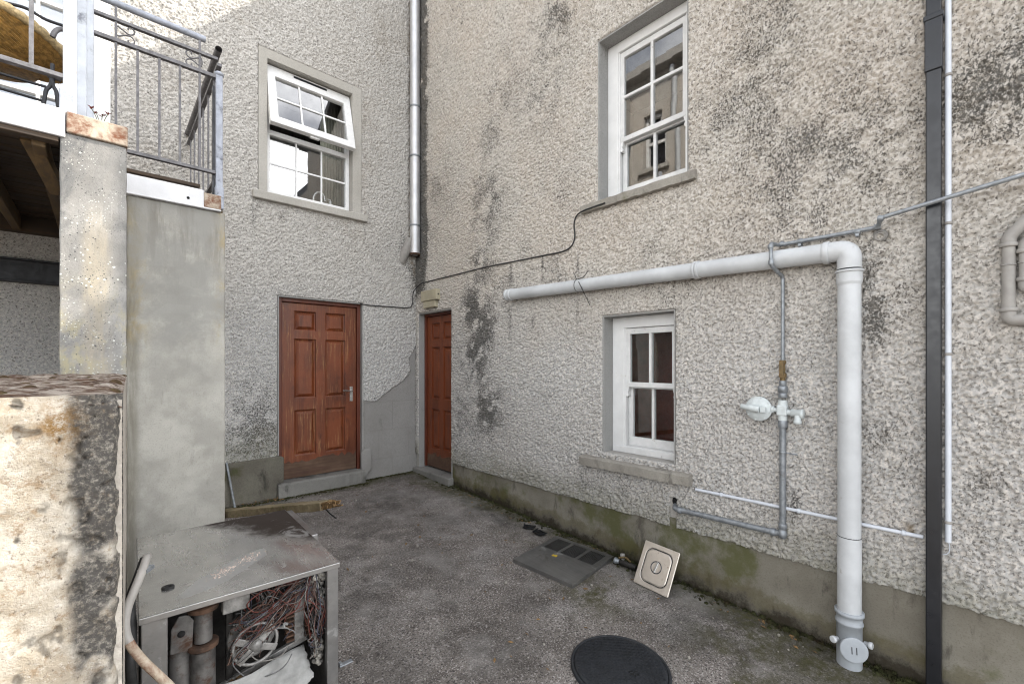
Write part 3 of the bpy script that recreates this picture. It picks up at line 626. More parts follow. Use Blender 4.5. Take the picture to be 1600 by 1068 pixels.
def panel_door(o, parent, fn, D, mat, hinge_far, label, frame_w, kick, zb, handle):
    u0, u1, v0, v1 = o
    b = MB(); b.plate(u0 + .012, u1 - .012, zb, v1 - .012, -D - .06, -D + .03, [(u0 + frame_w, u1 - frame_w, zb - 1, v1 - frame_w)], fn) if False else None
    b = MB(); f = frame_w
    b.box(u0 + .012, u0 + f, zb, v1 - .012, -D - .07, -D + .02, fn); b.box(u1 - f, u1 - .012, zb, v1 - .012, -D - .07, -D + .02, fn); b.box(u0 + f, u1 - f, v1 - f, v1 - .012, -D - .07, -D + .02, fn)
    fo = b.build('door_frame', 'doorframe', parent, bev=.004)
    a0, a1, c0, c1 = u0 + f + .004, u1 - f - .004, zb + .008, v1 - f - .004
    W = a1 - a0; H = c1 - c0; st = .125 * W / .78; mid = .105 * W / .78
    pw = (W - 2 * st - mid) / 2
    rows = [(.115, .355), (.43, .80), (.855, .955)]
    rows = [(c0 + H * p, c0 + H * q) for p, q in ((.125, .385), (.455, .795), (.845, .955))]
    hs_ = [(a0 + st + k * (pw + mid), a0 + st + k * (pw + mid) + pw, r[0], r[1]) for k in range(2) for r in rows]
    b = MB(); b.plate(a0, a1, c0, c1, -D - .05, -D - .006, hs_, fn)
    d = b.build('door', mat, parent, bev=.005); d['label'] = label
    for h in hs_:
        e = .045; g = MB(); w0, w1, w2 = -D - .045, -D - .026, -D - .012
        P = [(h[0], h[2]), (h[1], h[2]), (h[1], h[3]), (h[0], h[3])]
        sgn = [(1, 1), (-1, 1), (-1, -1), (1, -1)]
        V = [fn(p[0], p[1], w1) for p in P] + [fn(p[0] + s[0] * .012, p[1] + s[1] * .012, w1 - .006) for p, s in zip(P, sgn)] + [fn(p[0] + s[0] * e, p[1] + s[1] * e, w2) for p, s in zip(P, sgn)]
        Fc = [(k, (k + 1) % 4, 4 + (k + 1) % 4, 4 + k) for k in range(4)] + [(4 + k, 4 + (k + 1) % 4, 8 + (k + 1) % 4, 8 + k) for k in range(4)] + [(8, 9, 10, 11)]
        g.add(V, Fc); g.build('panel', mat, d)
    b = MB(); n = 24; zz = c0 + H * kick; V = []
    for k in range(n + 1):
        u = a0 + .002 + (W - .004) * k / n; t = zz + rnd.uniform(-.03, .03)
        V += [fn(u, c0 + .002, -D - .0045), fn(u, t, -D - .0045), fn(u, t, -D - .008), fn(u, c0 + .002, -D - .008)]
    b.add(V, [(k * 4 + i, k * 4 + (i + 1) % 4, k * 4 + 4 + (i + 1) % 4, k * 4 + 4 + i) for k in range(n) for i in range(4)]); b.build('bare_bottom_rail', 'kick', d)
    if handle:
        uu, vv = handle
        b = MB(); b.box(uu - .018, uu + .018, vv - .11, vv + .07, -D - .006, -D + .002, fn)
        b.lathe(fn(uu, vv + .02, -D), Vector(fn(0, 0, 1)) - Vector(fn(0, 0, 0)), [(0, .014), (.012, .012), (.014, .009), (.045, .009)], 16)
        b.tube(fillet([fn(uu, vv + .02, -D + .03), fn(uu, vv + .02, -D + .05), fn(uu - .12, vv + .025, -D + .048)], .012), .0085, 10)
        b.lathe(fn(uu, vv - .06, -D), Vector(fn(0, 0, 1)) - Vector(fn(0, 0, 0)), [(0, .012), (.006, .012)], 12)
        b.build('handle', 'chrome', d, bev=.002)
    return d
# corner door on this wall
reveal(MR, (D2[0], D2[1], -.1, D2[3]), .3, .012, 'reveal', house)
panel_door((D2[0], D2[1], 0, D2[3]), house, MR, .085, 'door_b', True, 'narrow-looking red panelled door in the corner', .045, .085, .075, None)
b = MB(); b.box(D2[0] - .02, 5.33, -.3, .062, -.28, .075, MR); b.build('doorstep', 'step', house, bev=.012)

# ------------------------------------------------------------------ the extension that closes the yard
BD = (1.416, 2.387, -.3, 2.20); BN = (1.225, 2.365, 3.285, 4.845); FD = (-1.25, .033, 2.60, 4.95)
BO = (1.30, 2.262, 3.295, 4.755)
ext = thing('house_extension', 'pale grey roughcast back wall with red door, open window and balcony door', 'building', (1.0, YB, 0))
b = MB(); b.plate(-1.7, XR - .002, -.5, EAVE, -.32, -.001, [(BD[0], BD[1], -.2, BD[3]), BO, FD], MB_)
b.box(-1.9, XR, YB + 4, YB + 4.3, -.5, EAVE); b.box(-1.9, -1.6, YB + .32, YB + 4, -.5, EAVE); b.box(XR - .3, XR - .002, YB + .32, YB + 4, -.5, EAVE)
b.box(-1.7, XR, YB + .31, YB + 4.2, 2.35, 2.58); b.box(-1.7, XR, YB + .31, YB + 4.2, 4.95, 5.15); b.box(-1.7, XR, YB + .31, YB + 4.2, -.2, 0)
b.box(.2, .35, YB + .32, YB + 4.1, 2.5, 5)
b.build('wall', 'body', ext)
b = MB(); b.box(-2.0, XR + .0, YB - .0 + .05, YB + 4.4, EAVE, EAVE + .2); b.build('roof', 'roof', ext)
PATCH = [(566, 626), (578, 627), (590, 626), (598, 618), (606, 612), (613, 606), (622, 601), (631, 594), (639, 584), (642, 577), (639, 570), (639, 560), (645, 549), (649, 540), (652, 528), (662, 520), (662, 770), (566, 770)]
PATCH = [((BW(*q).x), BW(*q).z) for q in PATCH]
def h_back(U, V):
    n = pits(U, V, .0105, .5, 1.35, 2)
    return .003 + .0135 * sstep(.27, .54, n) + .003 * sstep(.3, .6, pits(U, V, .034, .7, 1.2, 3)) + .003 * vn(U, V, .012, 3) + .004 * fbm(U, V, .4, 3, 2)
def a_back(U, V):
    A = np.zeros(U.shape + (4,)); A[..., 3] = 1
    base = sstep(.56, .78, fbm(U, V, .5, 1, 4)) * .22; g = 0
    for px, py, r, a in ((390, 690, .35, .8), (420, 640, .3, .4), (600, 400, .3, .25), (660, 250, .12, 1), (664, 100, .12, 1), (640, 420, .12, .8), (380, 600, .2, .3), (630, 380, .15, .5)):
        p = BW(px, py); g = g + a * np.exp(-((U - p.x) ** 2 + ((V - p.z) * .8) ** 2) / r ** 2)
    for px, py, ln, wd in ((395, 312, .5, .03), (570, 350, .45, .03), (440, 330, .25, .05), (646, 420, .9, .06)):
        p = BW(px, py); g = g + .7 * np.exp(-((U - p.x) / wd) ** 2) * sstep(p.z - ln, p.z - ln * .3, V) * sstep(p.z + .02, p.z, V)
    n = fbm(U, V, .10, 2, 4)
    A[..., 0] = np.clip((base + g) * sstep(.36, .62, n + .1 * np.clip(g, 0, 1)), 0, 1)
    A[..., 1] = np.clip(sstep(.58, .75, fbm(U, V, .8, 4, 3)) * .25 + 1.1 * sstep(2.98, 3.1, U) * sstep(2.4, 3.0, V), 0, .9)  # brown strip paints in the corner shade behind the duct
    A[..., 2] = np.clip(sstep(.9, .40, V + .3 * (fbm(U, V, .3, 2) - .5)) * .45, 0, 1)
    return A
us = axis_lines([(-1.6, -.7, .03), (-.7, XR, .0088)], [BD[0], BD[1], BN[0], BN[1], FD[1]])
vs = axis_lines([(.2, 5.7, .0088), (5.7, 6.6, .012), (6.6, EAVE, .05)], [BD[3], BN[2], BN[3], FD[2], FD[3]])
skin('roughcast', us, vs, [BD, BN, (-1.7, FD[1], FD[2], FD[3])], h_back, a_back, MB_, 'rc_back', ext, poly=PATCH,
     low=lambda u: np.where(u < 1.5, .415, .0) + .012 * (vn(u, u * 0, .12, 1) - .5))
# bare blocks where the roughcast has fallen off
b = MB(); b.box(2.40, XR, -.3, 1.9, 0, .0012, MB_); b.build('mortar_bed', 'mortar', ext)
zr = [-.12, .235, .60, .96, 1.32, 1.68]
for i in range(len(zr) - 1):
    cuts = [2.402] + ([2.60, 3.02] if i % 2 else [2.79]) + [XR - .001]
    for a0, a1 in zip(cuts[:-1], cuts[1:]):
        e = .0017; b = MB(); d = .0036 + rnd.uniform(0, .0012)
        b.box(a0 + e, a1 - e, zr[i] + e, zr[i + 1] - e, 0.001, d, MB_); b.build('block', 'block', ext, bev=.0018, seg=1)
# plinth left of the door (stands proud, broken at its foot) and its stub right of the door
def rag_block(pts, w0, w1, fn, name, mat, parent, bev=.01):
    n = len(pts); b = MB(); b.add([fn(p[0], p[1], ww) for ww in (w0, w1) for p in pts], [tuple(range(n)), tuple(range(n, 2 * n))] + [(i, (i + 1) % n, n + (i + 1) % n, n + i) for i in range(n)])
    return b.build(name, mat, parent, bev=bev)
rag_block([(-1.6, -.3), (1.39, -.3), (1.40, .03), (1.415, .07), (1.40, .11), (1.44, .145), (1.468, .16), (1.468, .425), (1.43, .44), (.9, .43), (-1.6, .43)], 0, .055, MB_, 'plinth', 'plinth_dark', ext)
rag_block([(2.375, .06), (2.43, .045), (2.45, .10), (2.50, .13), (2.49, .36), (2.46, .40), (2.38, .395), (2.35, .33), (2.355, .12)], 0, .05, MB_, 'plinth_stub', 'block', ext, .02)
# back door
reveal(MB_, (BD[0], BD[1], -.1, BD[3]), .3, .012, 'reveal', ext)
panel_door((BD[0], BD[1], 0, BD[3]), ext, MB_, .055, 'door', False, 'red-brown six panel door with worn varnish and lever handle', .055, .10, .145, (2.265, 1.10))
b = MB(); n = 20; V = []
for k in range(n + 1):
    u = 1.40 + .98 * k / n; j = lambda a: rnd.uniform(-a, a)
    V += [MB_(u, -.2, .12 + j(.006)), MB_(u, .125 + j(.006), .10 + j(.006)), MB_(u, .145, .08), MB_(u, .145, -.2), MB_(u, -.2, -.2)]
b.add(V, [(k * 5 + i, k * 5 + (i + 1) % 5, k * 5 + 5 + (i + 1) % 5, k * 5 + 5 + i) for k in range(n) for i in range(5)] + [tuple(range(5)), tuple(range(n * 5, n * 5 + 5))])
b.build('threshold', 'step', ext)
# upper window: plaster surround, top-hung sash standing open over a fixed light
b = MB(); b.plate(BN[0], BN[1], BN[2], BN[3], -.02, .022, [(BO[0] + .012, BO[1] - .012, BO[2] - .0, BO[3] - .012)], MB_)
b.box(BO[0] - .002, BO[0] + .012, BO[2], BO[3], -.3, -.0205, MB_); b.box(BO[1] - .012, BO[1] + .002, BO[2], BO[3], -.3, -.0205, MB_); b.box(BO[0] + .012, BO[1] - .012, BO[3] - .012, BO[3] + .002, -.3, -.0205, MB_)
b.build('window_surround', 'surround', ext, bev=.004)
u0, u1, v0, v1 = BO[0] + .013, BO[1] - .013, BO[2] + .02, BO[3] - .013; WD = .075; zt = v0 + (v1 - v0) * .475
b = MB(); b.plate(u0, u1, v0, v1, -WD - .06, -WD, [(u0 + .045, u1 - .045, v0 + .05, zt - .02), (u0 + .045, u1 - .045, zt + .035, v1 - .045)], MB_)
win = b.build('window', 'upvc', ext, bev=.005); win['label'] = 'white window with its top sash tilted open'
cw = (u1 - u0 - .09) / 3; hs_ = []
for k in range(3):
    for q in range(2):
        ph = (zt - .02 - v0 - .05) / 2
        h = (u0 + .045 + k * cw, u0 + .045 + (k + 1) * cw, v0 + .05 + q * ph, v0 + .05 + (q + 1) * ph)
        g = MB(); w_ = -WD - .03 + rnd.uniform(-.0008, .0008); g.add([MB_(h[0], h[2], w_), MB_(h[1], h[2], w_), MB_(h[1], h[3], w_), MB_(h[0], h[3], w_)], [(0, 1, 2, 3)]); g.build('pane', 'glass_dg', win)
b = MB()
for k in (1, 2): b.box(u0 + .045 + k * cw - .009, u0 + .045 + k * cw + .009, v0 + .05, zt - .02, -WD - .034, -WD - .022, MB_)
b.box(u0 + .045, u1 - .045, v0 + .05 + ph - .009, v0 + .05 + ph + .009, -WD - .033, -WD - .021, MB_); b.build('glazing_bar', 'upvc', win)
ang = math.radians(15); pz = v1 - .012; pw_ = -WD + .004
def TILT(u, v, w): dz = v - pz; dw = w; return MB_(u, pz + dz * math.cos(ang) + dw * math.sin(ang), pw_ + dw * math.cos(ang) - dz * math.sin(ang))
t0, t1, q0, q1 = u0 + .004, u1 - .004, zt + .012, v1 - .012
b = MB(); b.plate(t0, t1, q0, q1, -.05, .012, [(t0 + .085, t1 - .085, q0 + .085, q1 - .125)], TILT); ts = b.build('top_sash', 'upvc', win, bev=.006)
cw2 = (t1 - t0 - .17) / 3; rh = (q1 - .125 - q0 - .085) / 2
for k in range(3):
    for q in range(2):
        g = MB(); h = (t0 + .085 + k * cw2, t0 + .085 + (k + 1) * cw2, q0 + .085 + q * rh, q0 + .085 + (q + 1) * rh)
        g.add([TILT(h[0], h[2], -.02), TILT(h[1], h[2], -.02), TILT(h[1], h[3], -.02), TILT(h[0], h[3], -.02)], [(0, 1, 2, 3)]); g.build('pane', 'glass_dg', win)
b = MB()
for k in (1, 2): b.box(t0 + .085 + k * cw2 - .009, t0 + .085 + k * cw2 + .009, q0 + .085, q1 - .125, -.024, -.010, TILT)
b.box(t0 + .085, t1 - .085, q0 + .085 + rh - .009, q0 + .085 + rh + .009, -.023, -.009, TILT); b.build('glazing_bar', 'upvc', win)
b = MB(); b.box(t0 + .28, t1 - .28, q1 - .05, q1 - .025, .013, .018, TILT); b.build('trickle_vent', 'black_pl', win)
b = MB(); b.box((t0 + t1) / 2 - .05, (t0 + t1) / 2 + .05, q0 - .018, q0 + .01, -.045, -.02, TILT); b.build('latch', 'upvc', win)
b = MB(); b.box(1.165, 2.425, 3.205, 3.29, -.1, .07, MB_); b.build('window_sill', 'surround', ext, bev=.008)
# balcony door: white frame, bars and panes, plus a pale sheet added behind to brighten the glass
b = MB(); cols = [(-1.15, -.66), (-.62, -.165)]; rws = [(2.75, 3.28), (3.31, 3.67), (3.70, 4.06), (4.09, 4.45), (4.48, 4.84)]
fh = [(a + .0, c, r[0], r[1]) for a, c in [(-1.15, -.92), (-.895, -.66), (-.62, -.405), (-.38, -.165)] for r in rws]
b.plate(FD[0], FD[1] - .002, FD[2], FD[3] - .002, -.07, -.01, fh, MB_); fdo = b.build('balcony_door', 'upvc', ext, bev=.004)
for h in fh:
    g = MB(); w_ = -.045; g.add([MB_(h[0], h[2], w_), MB_(h[1], h[2], w_), MB_(h[1], h[3], w_), MB_(h[0], h[3], w_)], [(0, 1, 2, 3)]); g.build('pane', 'glass_dg', fdo)
b = MB(); b.box(-.085, FD[1] + .02, FD[2], FD[3] + .02, -.008, .03, MB_); b.build('door_trim', 'upvc', fdo, bev=.004)
b = MB(); b.box(-1.2, -.12, 2.7, 4.9, -.16, -.15, MB_); b.build('pane_backing', 'pane_backing', fdo)
# steel channel under the balcony
b = MB(); zc0, zc1 = 2.10, 2.29; b.box(-1.6, .5, zc0, zc1, .012, .05, MB_); b.box(-1.6, .5, zc0, zc0 + .015, .05, .09, MB_); b.box(-1.6, .5, zc1 - .015, zc1, .05, .09, MB_)
b.build('steel_channel', 'blackiron', ext, bev=.004)

# room things seen through the upper window
cu = thing('curtain', 'pale gathered curtain hanging behind the right side of the open window', 'curtain', (2.1, YB + .3, 3.3))
b = MB(); n = 60; V = []
for k in range(n + 1):
    t = k / n; x = 2.0 + .26 * t; yy = YB + .36 + .022 * math.sin(t * 44) + .008 * math.sin(t * 17)
    V += [(x, yy, 3.3), (x, yy, 4.8), (x, yy + .004, 4.8), (x, yy + .004, 3.3)]
b.add(V, [(k * 4 + i, k * 4 + (i + 1) % 4, k * 4 + 4 + (i + 1) % 4, k * 4 + 4 + i) for k in range(n) for i in range(4)], True); b.build('cloth', 'curtain', cu)
b = MB(); b.tube([(1.2, YB + .37, 4.83), (2.35, YB + .37, 4.83)], .012); b.build('rod', 'chrome', cu)
ta = thing('swan_neck_tap', 'bent tap spout showing in the lower panes of the open window', 'tap', (1.86, YB + .2, 3.3))
b = MB(); b.lathe((1.86, YB + .20, 3.30), (0, 0, 1), [(0, .03), (.02, .03), (.03, .018), (.09, .016)], 16); b.build('base', 'chrome', ta)
b = MB(); b.tube(spline([(1.86, YB + .2, 3.38), (1.87, YB + .2, 3.46), (1.92, YB + .2, 3.52), (1.98, YB + .2, 3.50), (2.0, YB + .2, 3.43)]), .013); b.build('spout', 'chrome', ta)
bo = thing('soap_bottle', 'small white soap bottle behind the lower right pane of the open window', 'bottle', (2.06, YB + .19, 3.3))
b = MB(); b.lathe((2.06, YB + .19, 3.3), (0, 0, 1), [(0, .026), (.005, .03), (.09, .03), (.11, .012), (.12, .012)], 16); b.build('body', 'upvc', bo)
b = MB(); b.lathe((2.06, YB + .19, 3.42), (0, 0, 1), [(0, .013), (.02, .013), (.022, .004), (.04, .004)], 10); b.tube([(2.06, YB + .19, 3.458), (2.02, YB + .18, 3.455)], .005, 8); b.build('pump', 'upvc', bo)

# ------------------------------------------------------------------ rear wing on the left, out of frame, seen in the panes
wing = thing('rear_wing', 'sunlit wing with window and white pipe mirrored in upper sash panes', 'building', (-1.7, 4.8, 0))
WX = -1.72; MW = lambda u, v, w: (WX + w, u, v)
b = MB(); b.plate(3.5, YB + 4.3, -.5, 7.35, -.3, 0, [(4.55, 5.05, 5.5, 6.6)], MW); b.box(WX - 4, WX - .3, 3.5, 3.8, -.5, 7.35); b.build('wall', 'rc_right', wing)
b = MB(); b.box(WX - 4, WX + .25, 3.3, YB + 4.3, 7.35, 7.5); b.build('eaves', 'body', wing)
b = MB(); b.plate(4.56, 5.04, 5.51, 6.59, -.2, -.1, [(4.63, 4.97, 5.58, 6.03), (4.63, 4.97, 6.09, 6.52)], MW); ww = b.build('window', 'upvc', wing)
b = MB(); b.box(4.6, 5.0, 5.55, 6.55, -.17, -.16, MW); b.build('pane', 'black_pl', ww)
b = MB(); b.box(4.48, 5.12, 5.42, 5.5, -.1, .08, MW); b.build('sill', 'surround', ww)
b = MB(); b.tube(fillet([MW(4.25, 7.3, .1), MW(4.25, 5.2, .1), MW(4.1, 4.9, .1), MW(4.1, 3, .1)], .1), .05, 12); b.build('waste_pipe', 'pvc', wing)

# ------------------------------------------------------------------ piers, low wall
def jitter_block(quad0, quad1, z0, z1, nz, nx, amp):
    """upright block from a plan quad (4 xy corners, ccw), sides gridded and slightly uneven"""
    b = MB(); per = []
    for k in range(4):
        a = Vector(quad0[k]); c = Vector(quad0[(k + 1) % 4])
        for i in range(nx): per.append(a.lerp(c, i / nx))
    n = len(per); V = []
    for j in range(nz + 1):
        for p in per:
            cx = sum(q[0] for q in quad0) / 4; cy = sum(q[1] for q in quad0) / 4
            d = (Vector((p[0] - cx, p[1] - cy))).normalized() * rnd.uniform(-amp, amp)
            V.append((p[0] + d.x, p[1] + d.y, z0 + (z1 - z0) * j / nz))
    Fc = [(j * n + i, j * n + (i + 1) % n, (j + 1) * n + (i + 1) % n, (j + 1) * n + i) for j in range(nz) for i in range(n)] + [tuple(range(n)), tuple(range(nz * n, nz * n + n))]
    b.add(V, Fc); return b
Y1, Y2 = 3.10, 3.75                     # front of the left pier and of the right pier
PA = at_y(93, 210, Y1); PB = at_y(198, 228, Y1)
zP1 = at_y(150, 219, Y1).z
b = jitter_block([(PA.x, Y1), (PB.x, Y1), (PB.x, Y1 + .32), (PA.x, Y1 + .32)], None, -.3, zP1, 46, 8, .003)
tag(b.build('concrete_pier', 'pier_a', None, bev=.006), 'narrow lichen-spotted concrete pier with rusty steel cap', 'pier')
QA = at_y(198, 320, Y2); QB = at_y(352, 340, Y2); zP2 = at_y(272, 318, Y2).z
b = jitter_block([(QA.x, Y2), (QB.x, Y2), (QB.x, Y2 + .28), (QA.x, Y2 + .28)], None, -.3, zP2, 46, 8, .0026)
tag(b.build('rendered_pier', 'pier_b', None, bev=.010), 'wide smooth rendered pier behind the steel cabinet', 'pier')

YW = 1.10; zW = 1.394
wl = thing('low_wall', 'weathered stained low wall in the foreground with mossy coping', 'wall', (-.2, 2.0, -.2))
def low_wall():
    xr = lambda y: .029 + (y - 1.1) * .0325
    us_ = axis_lines([(-.75, -.25, .02), (-.25, .029, .0024)], []); vs_ = axis_lines([(-.3, .35, .02), (.35, zW, .0042)], [])
    U, V = np.meshgrid(us_, vs_, indexing='ij'); H = .008 * (fbm(U, V, .16, 1, 4) - .5) + .007 * fbm(U, V, .03, 2, 4) - .009 * sstep(.62, .75, fbm(U, V, .025, 4, 3))
    e = sstep(.012, 0, .029 - U - .012 * fbm(V, V * 0 + 3, .05, 2, 4)) ; e2 = sstep(.035, 0, zW - V)
    Y = YW - H + .018 * e ** 2 + .014 * e2 ** 2
    P = np.stack([U, Y, V], -1).reshape(-1, 3); idx = np.arange(U.size).reshape(U.shape)
    Q = np.stack([idx[:-1, :-1], idx[1:, :-1], idx[1:, 1:], idx[:-1, 1:]], -1).reshape(-1, 4)
    A = np.zeros(U.shape + (4,)); A[..., 3] = 1
    q = sstep(-.05, -.03, U + .03 * (fbm(U, V, .06, 2, 4) - .5) - .05 * sstep(.95, .5, V) * fbm(U, V, .15, 3, 3))  # right part: cast shadow put into the colour, mixed with black lichen
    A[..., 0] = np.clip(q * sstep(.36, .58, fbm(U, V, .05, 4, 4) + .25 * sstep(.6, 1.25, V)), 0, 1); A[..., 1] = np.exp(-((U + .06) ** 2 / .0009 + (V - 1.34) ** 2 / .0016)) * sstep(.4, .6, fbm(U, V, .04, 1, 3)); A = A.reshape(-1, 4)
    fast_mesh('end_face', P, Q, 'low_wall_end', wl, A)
    b = MB(); b.add([(-.75, YW + .012, -.3), (.027, YW + .012, -.3), (xr(3.1), 3.099, -.3), (-.75, 3.099, -.3), (-.75, YW + .012, zW - .012), (.027, YW + .012, zW - .012), (xr(3.1), 3.099, zW - .012), (-.75, 3.099, zW - .012)],
                    [(0, 1, 2, 3), (4, 5, 6, 7), (0, 1, 5, 4), (1, 2, 6, 5), (2, 3, 7, 6), (3, 0, 4, 7)]); b.build('core', 'low_wall', wl)
    ts = np.linspace(0, 1, 90); vv = axis_lines([(YW + .004, 3.098, .011)], [])
    T, Y = np.meshgrid(ts, vv, indexing='ij'); X = -.75 + (xr(Y) - .002 + .75) * T
    Z = zW - .014 + .026 * fbm(X * .5, Y, .06, 2, 4) + .004 * lumps(X, Y, .025, 1)
    Z = Z - .014 * sstep(.05, 0, Y - YW) - .012 * sstep(.03, 0, xr(Y) - X)
    idx = np.arange(X.size).reshape(X.shape); Q = np.stack([idx[:-1, :-1], idx[1:, :-1], idx[1:, 1:], idx[:-1, 1:]], -1).reshape(-1, 4)
    fast_mesh('coping', np.stack([X, Y, Z], -1).reshape(-1, 3), Q, 'coping', wl, np.ones((X.size, 4)))
    # moss tufts on the top
    b = MB()
    for k in range(420):
        y = rnd.uniform(1.2, 3.05); x = rnd.uniform(-.6, xr(y) - .01); r = .003 + abs(rnd.gauss(0, .006)); h = r * rnd.uniform(.5, 1.0)
        b.lathe((x, y, zW - .006), (rnd.uniform(-.2, .2), rnd.uniform(-.2, .2), 1), [(0, r), (h * .6, r * .85), (h, r * .4), (h * 1.1, .001)], 7, False)
    o = b.build('moss', 'moss', wl); o['kind'] = 'stuff'
low_wall()

# ------------------------------------------------------------------ balcony
DECK = 2.66
bal = thing('balcony', 'raised balcony with white steel beams, weathered iron railings and timber deck', 'balcony', (-.2, 4.3, 2.5))
xe = at_y(345, 300, Y2).x
y = Y1 + .03
while y < YB - .10:
    b = MB(); x1 = xe - .03 if y > Y2 else PB.x - .02
    b.box(-1.6, x1, y, y + .112, DECK - .028 - rnd.uniform(0, .004), DECK - rnd.uniform(0, .003)); b.build('deck_board', 'deckwood', bal, bev=.003, seg=1); y += .12
for x in (-1.4, -.95, -.5, -.23, .28, .62):
    b = MB(); b.box(x - .024, x + .024, (Y1 + .06) if x < .2 else Y2 + .06, YB - .025, DECK - .15, DECK - .034); b.build('joist', 'joistwood', bal, bev=.003, seg=1)
b = MB(); b.box(-1.55, .6, YB - .115, YB - .022, DECK - .16, DECK - .034) ; b.box(-1.6, xe - .03, YB - .10, YB - .022, DECK - .0335, DECK - .001); b.build('ledger', 'deckwood', bal)
b = MB(); b.bar(at_y(47, 214, Y1 + .12), at_y(92, 300, Y1 + .5), .07, .05); b.build('brace', 'joistwood', bal, bev=.003)
# front beam left, rusty cap over the pier, beam right with rusty end
zb = at_y(92, 219, Y1).z
b = MB(); b.box(-1.6, PA.x + .02, Y1 - .012, Y1 + .045, zb + .018, DECK + .035); b.build('fascia_beam', 'white_beam', bal, bev=.005)
b = MB(); b.box(-1.6, PA.x - .004, Y1 + .0, Y1 + .06, zb - .008, zb + .016); b.build('fascia_batten', 'deckwood', bal, bev=.003)
c0 = at_y(104, 200, Y1); c1 = at_y(199.5, 200, Y1)
b = MB(); b.box(c0.x, c1.x, Y1 - .016, Y1 + .27, zP1 + .001, DECK + .028); b.build('rusty_cap', 'rust_paint', bal, bev=.006)
zb2 = zP2 + .004; xr1 = at_y(318, 310, Y2).x
b = MB(); b.box(QA.x - .01, xr1, Y2 - .02, Y2 + .05, zb2, DECK - .004); b.box(QA.x - .01, xe, Y2 - .026, Y2 + .05, zb2 - .003, zb2 + .008); b.build('steel_beam', 'white_beam', bal, bev=.004)
b = MB(); b.lathe(at_y(294, 309, Y2 - .021), (0, -1, 0), [(0, .009), (.001, .009)], 12); b.build('bolt_hole', 'dark', bal)
b = MB(); b.box(xr1 + .001, xe, Y2 - .021, Y2 + .05, zb2 + .009, DECK - .02); b.build('rusty_beam_end', 'rust_paint', bal, bev=.004)
b = MB(); b.box(QA.x - .02, xr1 - .02, Y2 - .008, Y2 + .03, DECK + .012, DECK + .034); b.build('deck_edge_board', 'deckwood', bal, bev=.003)
def rail_y(px0, py0, px1, py1, Y, w, h, name, mat='irondark'):
    b = MB(); b.bar(at_y(px0, py0, Y), at_y(px1, py1, Y), w, h); return b.build(name, mat, bal, bev=.002)
YR = Y2 + .01
zr1 = (at_y(151, 19.6, YR).z + at_y(338, 93, YR).z) / 2; zr2 = (at_y(148, 52.5, YR).z + at_y(343, 122, YR).z) / 2
zr0 = (at_y(201, 235, YR).z + at_y(333, 271, YR).z) / 2; zr3 = at_y(320, 62, YR).z
xL = at_y(146, 100, YR).x; xP = at_y(340, 200, YR).x
for z, nm, t in ((zr1, 'upper_rail', .020), (zr2, 'middle_rail', .024), (zr0, 'lower_rail', .022)):
    b = MB(); b.bar((xL - .05, YR, z), (xP, YR, z), .03, t); b.build(nm, 'irondark', bal, bev=.002)
b = MB(); b.tube([(at_y(150, 0, YR).x, YR, zr3), (at_y(321, 62, YR).x, YR, zr3)], .021, 14); b.build('handrail', 'ironpaint', bal)
for px, tall in ((181, 1), (215, 0), (249, 0), (281, 0), (312, 1)):
    x = at_y(px, 150, YR).x; b = MB(); b.bar((x, YR, zr0), (x, YR, zr3 - .01 if tall else zr2), .013, .013); b.build('baluster', 'irondark', bal)
def scroll(cx, cz, s, h, Y):
    pts = []
    for k in range(15): a = math.radians(-40 - k * 24); r = .034 * (1 - k / 17); pts.append((cx + s * (r * math.cos(a) + .0), Y, cz + h * .27 + r * math.sin(a)))
    top = pts[::-1]; bot = [(p[0], p[1], 2 * cz - p[2]) for p in pts]
    bw = [(cx + s * .062, Y, cz + .03), (cx + s * .068, Y, cz), (cx + s * .062, Y, cz - .03)]
    b = MB(); b.tube(spline(top + bw + bot, 3), .0045, 6); return b.build('scroll', 'irondark', bal)
zm_ = (zr1 + zr2) / 2; hh = zr1 - zr2
scroll(at_y(203, 50, YR).x, zm_, -1, hh, YR); scroll(at_y(297, 92, YR).x, zm_, 1, hh, YR)
b = MB(); b.bar((xP + .008, YR, DECK - .1), (xP + .008, YR, zr2 + .012), .042, .042); b.build('corner_post', 'ironpaint', bal, bev=.004)
b = MB(); b.bar((xP - .022, YR + .03, DECK - .03), (xP - .022, YR + .03, zr2 - .06), .012, .04); b.build('post_flat', 'blackiron', bal)
b = MB(); b.bar((xP + .008, YR - .002, DECK - .11), (xP + .008, YR - .002, DECK + .045), .052, .052); b.build('post_foot', 'ironpaint', bal, bev=.004)
b = MB(); b.lathe((xP + .008, YR, zr2 + .012), (0, 0, 1), [(0, .02), (.008, .03), (.02, .03), (.03, .02), (.034, .004)], 12); b.build('post_cap', 'ironpaint', bal)
zs = at_y(341, 79, YR).z
b = MB(); b.tube([(xP + .004, YR - .02, zs), (xP + .004, YB - .03, zs)], .022, 14, cap=False); b.tube([(xP + .004, YR - .02, zs), (xP + .004, YB - .03, zs)], .0185, 14, cap=False); b.build('side_handrail', 'irondark', bal)
for z in (zr1 - .03, zr0): 
    b = MB(); b.bar((xP + .012, YR, z), (xP + .012, YB - .03, z), .03, .02); b.build('side_rail', 'irondark', bal)
for k in range(6):
    b = MB(); yy = YR + .22 + k * .24; b.bar((xP + .012, yy, zr0), (xP + .012, yy, zr1 - .03), .012, .012); b.build('baluster', 'irondark', bal)
